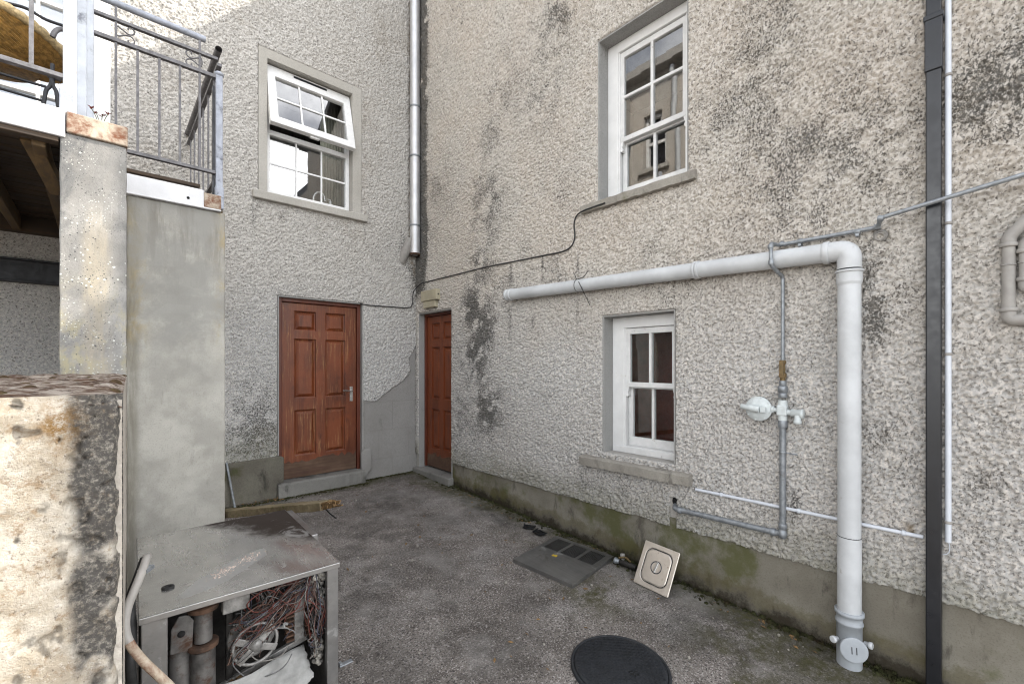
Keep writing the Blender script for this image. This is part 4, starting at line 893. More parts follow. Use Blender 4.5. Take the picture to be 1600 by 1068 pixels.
# left posts and railing
pl, pr = at_y(98, 60, Y1 + .03).x, at_y(119, 60, Y1 + .03).x
b = MB(); b.box(pl, pr, Y1 + .03, Y1 + .08, DECK, 4.35); b.build('front_post', 'post', bal, bev=.006)
b = MB(); b.box(pl - .012, pr - .006, Y1 + .016, Y1 + .09, DECK + .03, DECK + .145); b.build('post_sleeve', 'ironpaint', bal, bev=.004)
gl, gr = at_y(120, 60, Y2 - .35).x, at_y(136, 60, Y2 - .35).x
b = MB(); b.box(gl, gr, Y2 - .36, Y2 - .31, DECK, 4.5); b.build('gate_post', 'post', bal, bev=.006)
gl, gr = at_y(131, 60, Y2).x, at_y(147, 60, Y2).x
b = MB(); b.box(gl, gr, Y2 - .01, Y2 + .04, DECK, 4.6); b.build('gate_post', 'post', bal, bev=.006)
YL = Y1 + .05
zl0 = at_y(47, 105, YL).z
b = MB(); b.bar((-1.6, YL, zl0), (pl + .004, YL, zl0), .035, .022); b.build('lower_rail', 'irondark', bal, bev=.002)
for px in (49, -40, -140):
    x = at_y(px, 60, YL).x; b = MB(); b.bar((x, YL, zl0), (x, YL, 4.2), .016, .016); b.build('baluster', 'irondark', bal)
b = MB(); b.bar((-1.6, YL, 4.2), (pl + .01, YL, 4.2), .03, .03); b.build('top_rail', 'irondark', bal)

# wicker chair tipped forward on the balcony
ch = thing('wicker_chair', 'golden wicker tub chair on black iron frame standing on the balcony', 'chair', (-.45, 3.6, DECK))
YC = 3.42
def wick():
    # scooped seat shell: an arc in plan, woven rows raised in relief
    n, m_ = 56, 26; P = []; cx, cy = -.47, YC + .36
    for i in range(n + 1):
        a = math.radians(-200 + 220 * i / n)
        for j in range(m_ + 1):
            t = j / m_; r = .20 + .13 * math.sin(t * 1.45) ; wv = .004 * math.sin(j * math.pi) + .0045 * (1 if (i + j) % 2 else -1)
            P.append((cx + (r + wv) * math.cos(a), cy + (r + wv) * 1.0 * math.sin(a), 3.13 + .13 * t ** 1.2 - .045 * math.cos(a) * t - .05 * (t - .0) * math.sin(a)))
    Fc = [(i * (m_ + 1) + j, (i + 1) * (m_ + 1) + j, (i + 1) * (m_ + 1) + j + 1, i * (m_ + 1) + j + 1) for i in range(n) for j in range(m_)]
    b = MB(); b.add(P, Fc, False); o = b.build('woven_shell', 'wicker', ch)
    so_ = o.modifiers.new('solid', 'SOLIDIFY'); so_.thickness = .022
    rim = [Vector(P[i * (m_ + 1) + m_]) for i in range(n + 1)]
    b = MB(); b.tube(rim, .024, 10); b.build('rim', 'wicker_pale', ch)
    b = MB(); b.lathe((cx, cy, 3.125), (0, 0, 1), [(0, .02), (.001, .20), (.03, .205), (.031, .02)], 40); b.build('seat', 'wicker', ch)
wick()
fp = lambda px, py, Y=YC: at_y(px, py, Y)
b = MB(); b.tube(fillet([fp(68, 163), fp(72, 140), fp(80, 134), fp(82, 100)], .02), .009, 8); b.tube(fillet([fp(91, 168), fp(88, 142), fp(82, 134), fp(82, 118)], .02), .009, 8); b.build('leg', 'blackiron', ch)
b = MB(); b.tube([fp(-90, 88), fp(72, 136)], .007, 8); b.build('stretcher', 'blackiron', ch)
b = MB(); b.tube([fp(-90, 112), fp(68, 158)], .007, 8); b.build('stretcher', 'blackiron', ch)
b = MB(); b.bar(fp(74, 117), fp(95, 124), .04, .014); b.build('frame_joint', 'irondark', ch)
b = MB(); b.tube(spline([fp(-60, -10, 3.5), fp(0, 3, 3.5), fp(40, 13, 3.5), fp(70, 30, 3.5), fp(100, 41, 3.5)]), .008, 8); b.build('arm_hoop', 'blackiron', ch)
b = MB(); b.tube(spline([fp(82, 58, 3.45), fp(86, 50, 3.45), fp(93, 46, 3.45), fp(102, 47, 3.45)]), .012, 8); b.build('arm_end', 'irondark', ch)
for px in (-60, -160):
    b = MB(); b.tube(fillet([fp(px - 8, 125), fp(px, 100), fp(px + 4, 60)], .02), .009, 8); b.build('leg', 'blackiron', ch)

# red weed on the rusty cap
wd = thing('small_weed', 'tiny red-leaved weed growing on top of the rusty pier cap', 'plant', at_y(158, 190, Y1 + .1))
base = at_y(158, 193, Y1 + .1); base.z = DECK + .026
b = MB(); tips = [at_y(142, 168, Y1 + .08), at_y(150, 176, Y1 + .1), at_y(169, 178, Y1 + .1), at_y(160, 180, Y1 + .12)]
for t in tips: b.tube(spline([base + Vector((rnd.uniform(-.006, .006), 0, -.004)), base.lerp(t, .5) + Vector((0, 0, .008)), t], 5), .0018, 5)
b.build('stem', 'stalk', wd)
for t in tips:
    b = MB()
    for k in range(7):
        a = rnd.uniform(0, 6.28); r = rnd.uniform(.008, .014); p = t + Vector((math.cos(a) * r * .6, math.sin(a) * r * .6, rnd.uniform(-.005, .006)))
        d = Vector((math.cos(a), math.sin(a), rnd.uniform(-.3, .5))) * r; q = Vector((-d.y, d.x, .2 * r)) * .5
        b.add([p - d, p + q, p + d, p - q], [(0, 1, 2), (0, 2, 3)])
    b.build('leaf_head', 'leaf_red', wd)

# ------------------------------------------------------------------ pipes on the side wall
def ring(b, p, ax, r, l, e=.006, seg=24): b.lathe(Vector(p) - Vector(ax).normalized() * l / 2, ax, [(0, r), (0, r + e * .7), (.003, r + e), (l - .003, r + e), (l, r + e * .7), (l, r)], seg, False)
sp = thing('soil_pipe', 'fat white plastic drain pipe running along the wall then down to ground', 'pipe', RW(1330, 1020, .09))
OF = .088; A0 = RW(795, 460.5, OF); A1 = RW(1087, 422, OF); A2 = RW(1266, 398.5, OF); V0 = RW(1327, 500, OF)
dirh = (A2 - A0).normalized(); yv = V0.y
C = A0 + dirh * ((A0.y - yv) / -dirh.y)                         # corner of the centre lines
e = .105; E0 = C - dirh * e; E1 = C + Vector((0, 0, -e)); R = .054
b = MB(); b.tube([A0, A1], R, 28); b.build('pipe_length', 'pvc', sp)
b = MB(); b.tube([A1, E0], R + .0012, 28); b.build('pipe_length', 'pvc', sp)
b = MB(); b.tube(fillet([E0, C, E1], e, 12), R + .003, 28); ring(b, E0, dirh, R + .003, .03, .006); ring(b, E1 + Vector((0, 0, -.015)), (0, 0, 1), R, .014, .013); b.build('elbow', 'pvc', sp)
zj = RW(1331, 838, OF).z; zs_ = RW(1331, 957, OF).z; za = RW(1332, 1008, OF).z; zg = gz(yv) - .05
top = E1 + Vector((0, 0, -.02))
b = MB(); b.tube([top, (V0.x, yv, E1.z - .075)], R + .006, 28); b.tube([(V0.x, yv, E1.z - .075), (V0.x, yv, E1.z - .09)], R, 28, radii=[R + .006, R + .001]); b.build('socket', 'pvc', sp)
b = MB(); b.tube([top, (V0.x, yv, zj)], R, 28); b.build('pipe_length', 'pvc', sp)
b = MB(); b.tube([(V0.x, yv, zj - .002), (V0.x, yv, zs_)], R + .002, 28); b.build('pipe_length', 'pvc', sp)
b = MB(); ring(b, (V0.x, yv, zj), (0, 0, 1), R - .002, .004, .003); b.build('joint_line', 'rubber', sp)
for p in (A0 + dirh * .045, A1, A1 + dirh * .022): b = MB(); ring(b, p, dirh, R - .002, .02, .009); b.build('coupling', 'pvc', sp)
b = MB(); b.lathe(A0, -dirh, [(0, R), (.001, R + .004), (.025, R + .004), (.026, R - .004), (.012, R - .006), (.010, .001)], 28, False); b.build('end_cap', 'pvc', sp)
b = MB(); b.lathe((V0.x, yv, zs_ + .012), (0, 0, -1), [(0, R + .002), (0, R + .014), (.018, R + .014), (.02, R + .006), (.055, R + .006), (.056, R + .010), (.068, R + .010), (.07, R + .005), (zs_ - zg, R + .005)], 32); b.build('access_chamber', 'pvc_low', sp)
ax = Vector((-.80, -.42, .10)).normalized(); pc = Vector((V0.x, yv, za)) + ax * (R + .004)
b = MB(); b.lathe(pc - ax * .02, ax, [(0, .056), (.012, .062), (.030, .066), (.034, .064), (.035, .058), (.0365, .001)], 36); ac = b.build('access_cover', 'pvc_low', sp)
e1 = ax.cross(Vector((0, 0, 1))).normalized(); e2 = e1.cross(ax)
for s in (-1, 1):
    b = MB(); b.bar(pc + ax * .0165 + e1 * s * .011 - e2 * .018, pc + ax * .0165 + e1 * s * .011 + e2 * .018, .0035, .003, up=ax); b.build('slot_mark', 'rubber', sp)
    kp = pc + e1 * s * .062 + e2 * .018 + Vector((0, 0, .012)) - ax * .035
    b = MB(); b.lathe(kp, ax * .6 + e1 * s * .8, [(0, .012), (.02, .014), (.022, .018), (.036, .018), (.038, .014)], 18); b.build('cover_screw', 'pvc', sp)
# wire tie on the pipe
T = RW(903, 446, OF); b = MB(); ring(b, T, dirh, R - .001, .006, .004); b.build('wire_tie', 'rubber', sp)
for pp in ([RW(896, 425, .12), RW(901, 436, .14)], spline([RW(903, 436, .145), RW(912, 432, .13), RW(919, 423, .1)]), [RW(904, 440, .145), RW(910, 452, .14), RW(922, 477, .09)]):
    b = MB(); b.tube(pp, .003, 6); b.build('tie_end', 'rubber', sp)

# gas pipe with regulator
gp = thing('gas_pipe', 'thin grey galvanised gas pipe climbing the wall and crossing the white pipe', 'pipe', RW(1222, 835, .05))
def gtube(pts, r, name='pipe_length', mat='galv', fr=.03, seg=14): b = MB(); b.tube(fillet(pts, fr, 6), r, seg); return b.build(name, mat, gp)
def fit(p, ax, r, l, name='fitting', mat='galv', seg=16): b = MB(); b.lathe(Vector(p) - Vector(ax).normalized() * l / 2, ax, [(0, r * .92), (l * .12, r), (l * .88, r), (l, r * .92)], seg); return b.build(name, mat, gp)
G0 = RW(1057, 785, -.04); G1 = RW(1054, 794, .05); G2 = RW(1223, 834, .05); ycol = RW(1223, 750, .05).y
G2.y = ycol; zu = RW(1222, 665, .05).z
gtube([G0, G1, RW(1062, 796, .05), G2, (G2.x, ycol, zu)], .0185, fr=.035)
fit(RW(1062, 796.5, .05), G2 - G1, .0235, .03); fit(G2 + (G1 - G2).normalized() * .055, G2 - G1, .0235, .03); fit(G2 + Vector((0, 0, .05)), (0, 0, 1), .0235, .03)
b = MB(); b.lathe(G2 + Vector((0, 0, .002)), (0, 0, 1), [(-.03, .008), (-.024, .02), (0, .025), (.024, .02), (.03, .008)], 16); b.build('elbow', 'galv', gp)
fit((G2.x, ycol, RW(1222, 706, .05).z), (0, 0, 1), .021, .012); 
zc = RW(1221, 641, .05).z; zv = RW(1220, 612, .05).z; zbr = RW(1221, 575, .05).z
fit((G2.x, ycol, zu + .012), (0, 0, 1), .027, .045); fit((G2.x, ycol, zu + .045), (0, 0, 1), .0225, .03)
fit((G2.x, ycol, zc), (0, 0, 1), .026, .13, 'valve_body', 'regpaint')
b = MB(); b.box(G2.x - .03, G2.x + .02, ycol - .028, ycol + .028, zc - .03, zc + .035); b.build('valve_block', 'regpaint', gp, bev=.008)
fit((G2.x, ycol, zv - .02), (0, 0, 1), .024, .03); b = MB(); b.lathe((G2.x, ycol, zv - .005), (0, 0, 1), [(0, .022), (.003, .029), (.04, .029), (.044, .022)], 6); b.build('union_nut', 'galv', gp); fit((G2.x, ycol, zv + .055), (0, 0, 1), .020, .03)
# regulator: round diaphragm housing left of the column
rc = Vector((G2.x - .012, RW(1186, 638, .055).y, RW(1186, 638, .055).z)); fx = Vector((-1, 0, 0))
b = MB(); b.lathe(rc - fx * .02, fx, [(0, .03), (.004, .066), (.014, .072), (.016, .078), (.024, .078), (.026, .070), (.038, .058), (.046, .035), (.047, .001)], 36); rg = b.build('regulator', 'regpaint', gp)
b = MB(); b.tube([rc - fx * .0, Vector((G2.x, ycol, rc.z))], .014, 14); ring(b, (G2.x, (rc.y + ycol) / 2 - .012, rc.z), (0, 1, 0), .014, .02, .008); b.build('inlet', 'regpaint', rg)
b = MB(); q = rc + fx * .045; b.lathe(q + Vector((0, -.02, 0)), (0, 1, .12), [(0, .022), (.05, .022), (.06, .017), (.11, .017), (.112, .012)], 18); b.build('spring_cap', 'regpaint', rg)
b = MB(); b.box(q.x - .006, q.x + .01, q.y - .055, q.y - .022, q.z - .018, q.z + .018); b.build('name_plate', 'regpaint', rg, bev=.003)
for k in range(8):
    a = k * math.pi / 4 + .2; b = MB(); b.lathe(rc + Vector((-.004, math.cos(a) * .069, math.sin(a) * .069)), fx, [(0, .006), (.008, .006)], 6); b.build('bolt', 'regpaint', rg)
# relief valve to the right of it
rp = RW(1243, 645, .06)
b = MB(); b.tube([(G2.x, ycol, rp.z), (G2.x - .005, rp.y + .01, rp.z)], .017, 14); b.lathe((G2.x - .005, rp.y + .025, rp.z), (0, -1, -.05), [(0, .018), (.002, .024), (.05, .024), (.055, .029), (.066, .029), (.068, .02)], 18)
b.lathe((G2.x - .012, rp.y - .012, rp.z - .012), (0, 0, -1), [(0, .018), (.03, .018), (.032, .022), (.052, .022), (.054, .012)], 16); b.build('relief_valve', 'regpaint', gp)
# brass valve and the thin upper run
b = MB(); b.lathe((G2.x, ycol, zv + .07), (0, 0, 1), [(0, .016), (.02, .017), (.022, .022), (.045, .022), (.05, .015), (.10, .014), (.104, .019), (.125, .019), (.127, .012)], 8); b.box(G2.x - .03, G2.x - .018, ycol - .012, ycol + .012, zv + .09, zv + .19); b.build('gas_cock', 'brass', gp, bev=.002)
zt_ = RW(1217, 433, .05).z; T1 = RW(1205, 415, .165); T2 = RW(1204, 380, .165); T3 = RW(1216, 383, .055)
up0 = Vector((G2.x, ycol, zv + .19)); up1 = Vector((G2.x, ycol, zt_))
gtube([up0, up1, T1, T2, T3, RW(1371, 355, .05), RW(1377, 340, .115), RW(1600, 272.5, .115), RW(1600, 272.5, .115) + (RW(1600, 272.5, .115) - RW(1377, 340, .115)) * 1.2], .0112, fr=.022, seg=12)
for p, ax_ in ((T1 + Vector((0, 0, .02)), (0, 0, 1)), (T2 + Vector((0, 0, -.02)), (0, 0, 1)), (T3 + Vector((0, -.02, .004)), (0, 1, -.1)), (RW(1376, 341, .115), (0, 1, .2)), (RW(1371, 354, .05), (0, 1, -.1)), (RW(1340, 362, .05), (0, 1, 0)), (RW(1250, 377, .05), (0, 1, 0))):
    fit(p, ax_, .0158, .026, 'fitting')
for px, py in ((1250, 379), (1340, 363)): b = MB(); p = RW(px, py, .05); b.box(p.x - .014, XR, p.y - .008, p.y + .008, p.z - .022, p.z - .008); b.build('clip', 'galv', gp)
b = MB(); p = RW(1222, 706, .05); b.box(G2.x - .0, XR, ycol - .006, ycol + .006, p.z - .006, p.z + .006); b.tube([(G2.x, ycol, p.z), (G2.x, ycol - .08, p.z - .004)], .004, 6); b.build('clip', 'galv', gp)
# ragged hole the pipe enters
b = MB(); hp = RW(1058, 784, 0); b.lathe((XR - .001, hp.y, hp.z + .005), (-1, 0, 0), [(0, .038), (.004, .036), (.0042, .001)], 14); tag(b.build('wall_hole', 'dark', None), 'dark ragged hole where the grey gas pipe enters the wall', 'hole')

# horizontal white conduit
hc = thing('cable_conduit', 'slim white horizontal conduit from the lower sill to the black downpipe', 'conduit', RW(1087, 764, .02))
P0 = RW(1087, 764, .034); P1 = RW(1443, 838.5, .034); b = MB(); b.tube([P0, P1], .0105, 12); b.build('tube', 'conduit', hc)
for px in (1127, 1248, 1412):
    t = (px - 1087) / (1443 - 1087.); p = RW(px, 764 + t * 74.5, .034); b = MB(); ring(b, p, P1 - P0, .0105, .016, .004, 14); b.box(p.x, XR, p.y - .008, p.y + .008, p.z - .012, p.z + .012); b.build('clip', 'conduit', hc)
# black square downpipe
dp = thing('downpipe', 'black square plastic downpipe fixed to the right side of the wall', 'downpipe', (XR - .05, .228, -.2))
y0, y1 = RW(1471, 500, .08).y, RW(1446, 500, .08).y; zc_ = RW(1460, 108, .08).z; zc2 = RW(1460, 20, .08).z
b = MB(); b.box(y0, y1, -.4, zc_, .018, .080, MR); b.build('pipe_length', 'black_pl', dp, bev=.005)
b = MB(); b.box(y0, y1, zc_, EL - .05, .018, .080, MR); b.build('pipe_length', 'black_pl', dp, bev=.005)
b = MB(); b.box(y0 - .004, y1 + .004, zc_ - .002, zc2, .016, .085, MR); b.build('socket', 'black_pl', dp, bev=.004)
b = MB(); b.box(y0 - .008, y1 + .008, zc2 - .03, zc2 - .004, .008, .089, MR); b.build('bracket', 'black_pl', dp, bev=.003)
b = MB(); b.box(y0 - .006, y1 + .006, -.4, gz(.22) + .035, .012, .086, MR); b.build('foot_socket', 'black_pl', dp, bev=.004)
# vertical white conduit beside it
vc = thing('vertical_conduit', 'slim white vertical conduit beside the black downpipe ending in a loose wire', 'conduit', RW(1481, 846, .03))
yv_ = RW(1481.5, 500, .032).y; zbt = RW(1480, 846, .032).z
b = MB(); b.tube([(XR - .032, yv_, zbt), (XR - .032, yv_, EL - .1)], .0125, 14); b.build('tube', 'conduit', vc)
for py in (118, 349, 553, 815):
    z = RW(1481, py, .032).z; b = MB(); ring(b, (XR - .032, yv_, z), (0, 0, 1), .0125, .014, .0045, 16); b.box(XR - .032, XR, yv_ - .01, yv_ + .01, z - .006, z + .006); b.build('clip', 'pvc_grey', vc)
b = MB(); b.tube(spline([(XR - .032, yv_, zbt + .01), RW(1484, 856, .03), RW(1481, 864, .03), RW(1473, 866, .03)]), .0022, 6); b.build('wire', 'conduit', vc)
# stub of a pipe in the wall
st = thing('pipe_stub', 'short rusty pipe end poking from the wall beneath the gas pipe bend', 'pipe', RW(1375, 368, .03))
p = RW(1375, 368, .03); b = MB(); b.lathe((XR + .02, p.y, p.z), (-1, 0, -.1), [(0, .022), (.055, .022), (.055, .0165), (.01, .0165), (.009, .001)], 20, False); b.build('tube', 'pvc_grey', st)
b = MB(); b.lathe((XR - .020, p.y, p.z), (-1, 0, -.1), [(0, .024), (.003, .034), (.006, .03), (.008, .0225)], 18, False); b.build('mortar_collar', 'mortar', st)
# grey waste pipes at the right edge
def waste(name, label, pxv, pyt, pyb, r, off, offy, rings):
    t = thing(name, label, 'pipe', RW(pxv, pyb, off), group='grey waste pipes at the right edge')
    a = RW(pxv, pyt, off); z1_ = RW(pxv, pyb, off).z; a0 = Vector((a.x, a.y, a.z)); b0 = Vector((a.x, a.y, z1_))
    b = MB(); b.tube([a0, b0], r, 20); b.build('pipe_length', 'pvc_grey', t)
    tp = [a0, a0 + Vector((0, 0, .035)), a0 + Vector((0, -.09, .15)), a0 + Vector((.0, -.16, .24))]
    b = MB(); b.tube(fillet(tp, .04), r + .003, 20); b.build('bend', 'pvc_grey', t)
    bp = [b0, b0 + Vector((0, 0, -.048)), b0 + Vector((0, -.10, -.048)), b0 + Vector((0, -.22, -.048))]
    b = MB(); b.tube(fillet(bp, .045), r + .003, 20); b.build('bend', 'pvc_grey', t)
    for q in (bp[-1], tp[-1]): b = MB(); b.tube([q, q + Vector((off + .05, 0, 0))], r, 16); b.build('wall_entry', 'pvc_grey', t)
    for q, axx in ((a0, (0, 0, 1)), (b0 + Vector((0, 0, .0)), (0, 0, 1)), (bp[2], (0, 1, 0)), (tp[2], (0, .8, -1))):
        b = MB(); ring(b, q, axx, r + .001, .018, .008, 20); b.build('coupling', 'pvc_grey', t)
    for z in rings: b = MB(); ring(b, (a.x, a.y, z), (0, 0, 1), r, .006, .004, 20); b.box(a.x, XR, a.y - .008, a.y + .008, z - .004, z + .004); b.build('clip', 'pvc_grey', t)
waste('waste_pipe', 'larger grey waste pipe with bends at the right edge of the wall', 1576, 383, 484, .0225, .05, 0, [RW(1576, 414, .05).z])
waste('waste_pipe', 'smaller grey waste pipe tucked right of the larger one', 1600, 392, 436, .017, .05, 0, [RW(1600, 410, .05).z])

# cable along both walls
cb = MB(); pts = [BW(563, 474, .02), BW(575, 476.5, .03), BW(610, 479, .03), BW(638, 480.5, .03), BW(644.5, 474, .035), BW(646, 456, .05), RW(657, 444, .05), RW(668, 440, .035), RW(720, 427, .032), RW(760, 417, .03), RW(800, 409, .032), RW(850, 399, .03), RW(880, 392.5, .03),
     RW(893, 384, .03), RW(898, 370, .03), RW(897, 350, .03), RW(901, 337, .04), RW(910, 330, .075), RW(925, 324, .08), RW(945, 317, .08)]
cb.tube(spline(pts, 6), .0065, 8); tag(cb.build('black_cable', 'cable', None), 'black cable looping from red door along the wall to the upper sill', 'cable')

# bulkhead lamp over the corner door
lp = thing('wall_lamp', 'cream bulkhead lamp above the narrow corner door', 'lamp', RW(672, 470, .05))
ya, yb_ = RW(681, 455, .085).y, RW(657, 455, .085).y; z0_, z1_ = RW(681, 467, .085).z, RW(681, 450, .085).z
b = MB(); b.box(ya, yb_, z0_, z1_, .012, .085, MR); b.build('case', 'lampcase', lp, bev=.008)
b = MB(); b.box(ya + .05, yb_ - .04, RW(678, 479, .07).z, z0_, .012, .07, MR); b.build('lens_housing', 'lampcase', lp, bev=.01)
b = MB(); b.lathe(((XR - .05), ya - .001, (z0_ + z1_) / 2), (0, -1, 0), [(0, .01), (.004, .01)], 10); b.build('screw', 'rubber', lp)

# silvery vertical duct in the corner, cut off above the lamp
du = thing('metal_duct', 'silvery round metal pipe in the corner ending cut off above lamp', 'pipe', BW(648, 395, .12))
OD = .115; xd = BW(648.5, 250, OD).x; zz = [BW(648, q, OD).z for q in (398, 353, 245, 168)] + [6.9]; rr = .066
for i in range(4):
    b = MB(); b.tube([(xd, YB - OD, zz[i] + .003), (xd, YB - OD, zz[i + 1])], rr - .002 * (i % 2), 28, cap=False); b.tube([(xd, YB - OD, zz[i] + .003), (xd, YB - OD, zz[i + 1])], rr - .006, 20, cap=False); b.build('pipe_length', 'galv_lt', du)
    if i: b = MB(); ring(b, (xd, YB - OD, zz[i]), (0, 0, 1), rr - .003, .022, .010, 28); b.build('collar', 'galv', du)
b = MB(); b.lathe((xd, YB - OD, zz[0] - .012), (0, 0, 1), [(0, rr - .006), (0, rr + .002), (.03, rr + .003), (.03, rr - .006)], 28, False); b.build('rusty_end', 'rust', du)
for z in (zz[1] + .3, zz[3] + .4): b = MB(); b.box(xd - .01, xd + .01, YB - OD, YB, z - .01, z + .01); b.build('bracket', 'galv', du)
ds = MB(); ds.tube([BW(641, 372, .09), BW(634, 392, .05), BW(627, 409, -.02)], .07, 20, radii=[.05, .062, .058]); tag(ds.build('duct_stub', 'pvc_grey', None), 'grey slanting duct stub sunk in the wall behind the silvery pipe', 'duct')

# ------------------------------------------------------------------ yard things: discarded steel cabinet with its front off
FW, FDp, FH = .655, .90, .80; FO = Vector((.090, 1.925, gz(1.9) - .005)); FRZ = math.radians(-2.2)
FH = .605 - FO.z
fr = thing('steel_cabinet', 'discarded stainless steel kitchen appliance with front panel missing and wires exposed', 'appliance', FO, FRZ)
def fb(b, name, mat, bev=0, parent=None, seg=2):
    return b.build(name, mat, parent or fr, bev=bev, local=True, seg=seg)
b = MB(); b.box(.004, .075, .002, .03, 0, FH - .02); b.box(.004, .012, .03, FDp, 0, FH - .02); fb(b, 'side_panel', 'steel_b', .003)
b = MB(); b.box(FW - .05, FW - .003, .002, .03, 0, FH - .02); b.box(FW - .011, FW - .003, .03, FDp, 0, FH - .02); fb(b, 'side_panel', 'steel_b', .003)
b = MB(); b.box(.012, FW - .011, FDp - .012, FDp, 0, FH - .02); fb(b, 'back_panel', 'steel_b')
b = MB(); b.box(.012, FW - .011, .42, .428, .02, FH - .02); fb(b, 'inner_panel', 'dirt_fill')
b = MB(); b.box(.012, FW - .011, .03, FDp - .012, .0, .03); fb(b, 'floor_pan', 'dirt_fill')
# top sheet with turned-down edge and a slight sag
b = MB(); n, m_ = 22, 30; V = []
for i in range(n + 1):
    for j in range(m_ + 1):
        x = FW * i / n; yy = FDp * j / m_; sg = -.006 * math.sin(math.pi * i / n) * math.sin(math.pi * j / m_) + .0015 * math.sin(i * .9 + j * .5)
        V.append((x, yy, FH + (sg if 0 < i < n and 0 < j < m_ else 0)))
b.add(V, [(i * (m_ + 1) + j, (i + 1) * (m_ + 1) + j, (i + 1) * (m_ + 1) + j + 1, i * (m_ + 1) + j + 1) for i in range(n) for j in range(m_)], True)
tp = fb(b, 'top_sheet', 'dark_corner_top')
b = MB(); b.box(-.002, FW + .002, -.004, .004, FH - .022, FH - .0005); b.box(-.003, .003, .004, FDp, FH - .022, FH - .0005); b.box(FW - .003, FW + .003, .004, FDp, FH - .022, FH - .0005); fb(b, 'turned_edge', 'steel', .002)
b = MB(); b.box(FW + .004, FW + .035, .40, FDp - .02, FH - .055, FH - .004); fb(b, 'side_flange', 'steel_b', .004)
b = MB(); b.lathe((.085, .20, FH - .002), (0, 0, 1), [(0, .020), (.006, .020), (.007, .010), (.001, .009), (.001, .0005)], 20, False); fb(b, 'rubber_grommet', 'rubber')
b = MB()
for k in range(420):
    u = rnd.gauss(0, .085); v = rnd.gauss(0, .018)
    if abs(u) > .2: continue
    x = .285 + u * .75 - v * .66; yy = .235 + u * .66 + v * .75; r = rnd.uniform(.0014, .0045)
    if x > .02 and yy > .02: b.lathe((x, yy, FH - .007), (rnd.uniform(-1, 1), rnd.uniform(-1, 1), 1.2), [(0, r), (r * .8, r * rnd.uniform(.5, 1)), (r * 1.4, r * .2)], 5)
o = fb(b, 'crumb_debris', 'crumb'); o['kind'] = 'stuff'
# inside: flue pipes, motor with spider, heat sink, wool, board, terminal box, wires
def fpipe(x, yy, z0, z1, r, mat): b = MB(); b.tube([(x, yy, z0), (x, yy, z1)], r, 20); return fb(b, 'pipe', mat)
fpipe(.185, .10, .02, FH - .22, .040, 'sooty'); fpipe(.185, .10, FH - .19, FH - .03, .030, 'sooty')
for z in (FH - .205, FH - .065, .05): b = MB(); ring(b, (.185, .10, z), (0, 0, 1), .028, .022, .022); fb(b, 'collar', 'rust', .002)
fpipe(.118, .13, .02, FH - .20, .036, 'sooty')
b = MB(); V = []; pr_ = [(.085, FH - .20), (.15, FH - .21), (.155, FH - .10), (.14, FH - .075), (.11, FH - .07), (.088, FH - .11)]
for y_ in (.085, .092): V += [(p[0], y_, p[1]) for p in pr_]
b.add(V, [tuple(range(6)), tuple(range(6, 12))] + [(i, (i + 1) % 6, 6 + (i + 1) % 6, 6 + i) for i in range(6)]); fb(b, 'bracket_plate', 'sooty', .004)
b = MB(); b.lathe((.118, .084, FH - .135), (0, -1, 0), [(0, .012), (.002, .012), (.002, .001)], 16); fb(b, 'bracket_hole', 'dark')
b = MB(); b.box(.24, .33, .05, .09, FH - .10, FH - .035); fb(b, 'terminal_plate', 'alu', .006)
b = MB(); b.box(.262, .285, .13, .15, .03, FH - .05); fb(b, 'upright_bar', 'dirt_fill', .003)
mc = Vector((.35, .10, FH - .25))
b = MB(); b.lathe(mc + Vector((0, .07, 0)), (0, -1, 0), [(0, .02), (.002, .085), (.03, .088), (.05, .085), (.052, .078), (.04, .06), (.04, .01)], 32, False); mo = fb(b, 'fan_motor', 'alu')
b = MB()
for k in range(40):
    a0 = k / 40 * 6.2832
b.tube([mc + Vector((math.cos(a) * .076, -.045, math.sin(a) * .076)) for a in np.linspace(0, 6.2832, 41)], .006, 8, cap=False); fb(b, 'motor_ring', 'alu', 0, mo)
b = MB(); b.lathe(mc + Vector((0, .03, 0)), (0, -1, 0), [(0, .035), (.07, .034), (.08, .022), (.095, .020), (.096, .001)], 20); fb(b, 'motor_hub', 'alu', 0, mo)
for k in range(4):
    a = math.radians(50 + 90 * k + (12 if k % 2 else -8)); d = Vector((math.cos(a), 0, math.sin(a))); b = MB(); b.bar(mc + d * .02 + Vector((0, -.058, 0)), mc + d * .082 + Vector((0, -.05, 0)), .026, .008, up=(0, 1, 0)); fb(b, 'motor_arm', 'alu', .003, mo)
b = MB(); b.box(.505, .545, .11, .13, FH - .33, FH - .10)
fb(b, 'heat_sink_plate', 'alu', .003)
for sx in (.488, .562):
    for k in range(11): b = MB(); z = FH - .32 + k * .020; b.box(sx - .016, sx + .016, .10, .135, z, z + .007); fb(b, 'fin', 'rust')
b = MB(); b.box(.59, .615, .06, .11, FH - .235, FH - .155); fb(b, 'terminal_box', 'insul', .006)
b = MB(); b.lathe((.602, .058, FH - .195), (0, -1, 0), [(0, .014), (.003, .013), (.003, .004), (-.004, .004)], 14, False); fb(b, 'terminal_knob', 'wool')
b = MB()
for k in range(170):
    x = rnd.uniform(.565, .605); yy = rnd.uniform(.06, .12); z = FH - .03 - rnd.uniform(0, .13) ; r = rnd.uniform(.006, .014)
    b.lathe((x, yy, z), (rnd.uniform(-1, 1), rnd.uniform(-1, 1), rnd.uniform(-1, 1)), [(0, .001), (r * .5, r), (r, r * 1.1), (r * 1.6, r * .6), (r * 2, .001)], 6)
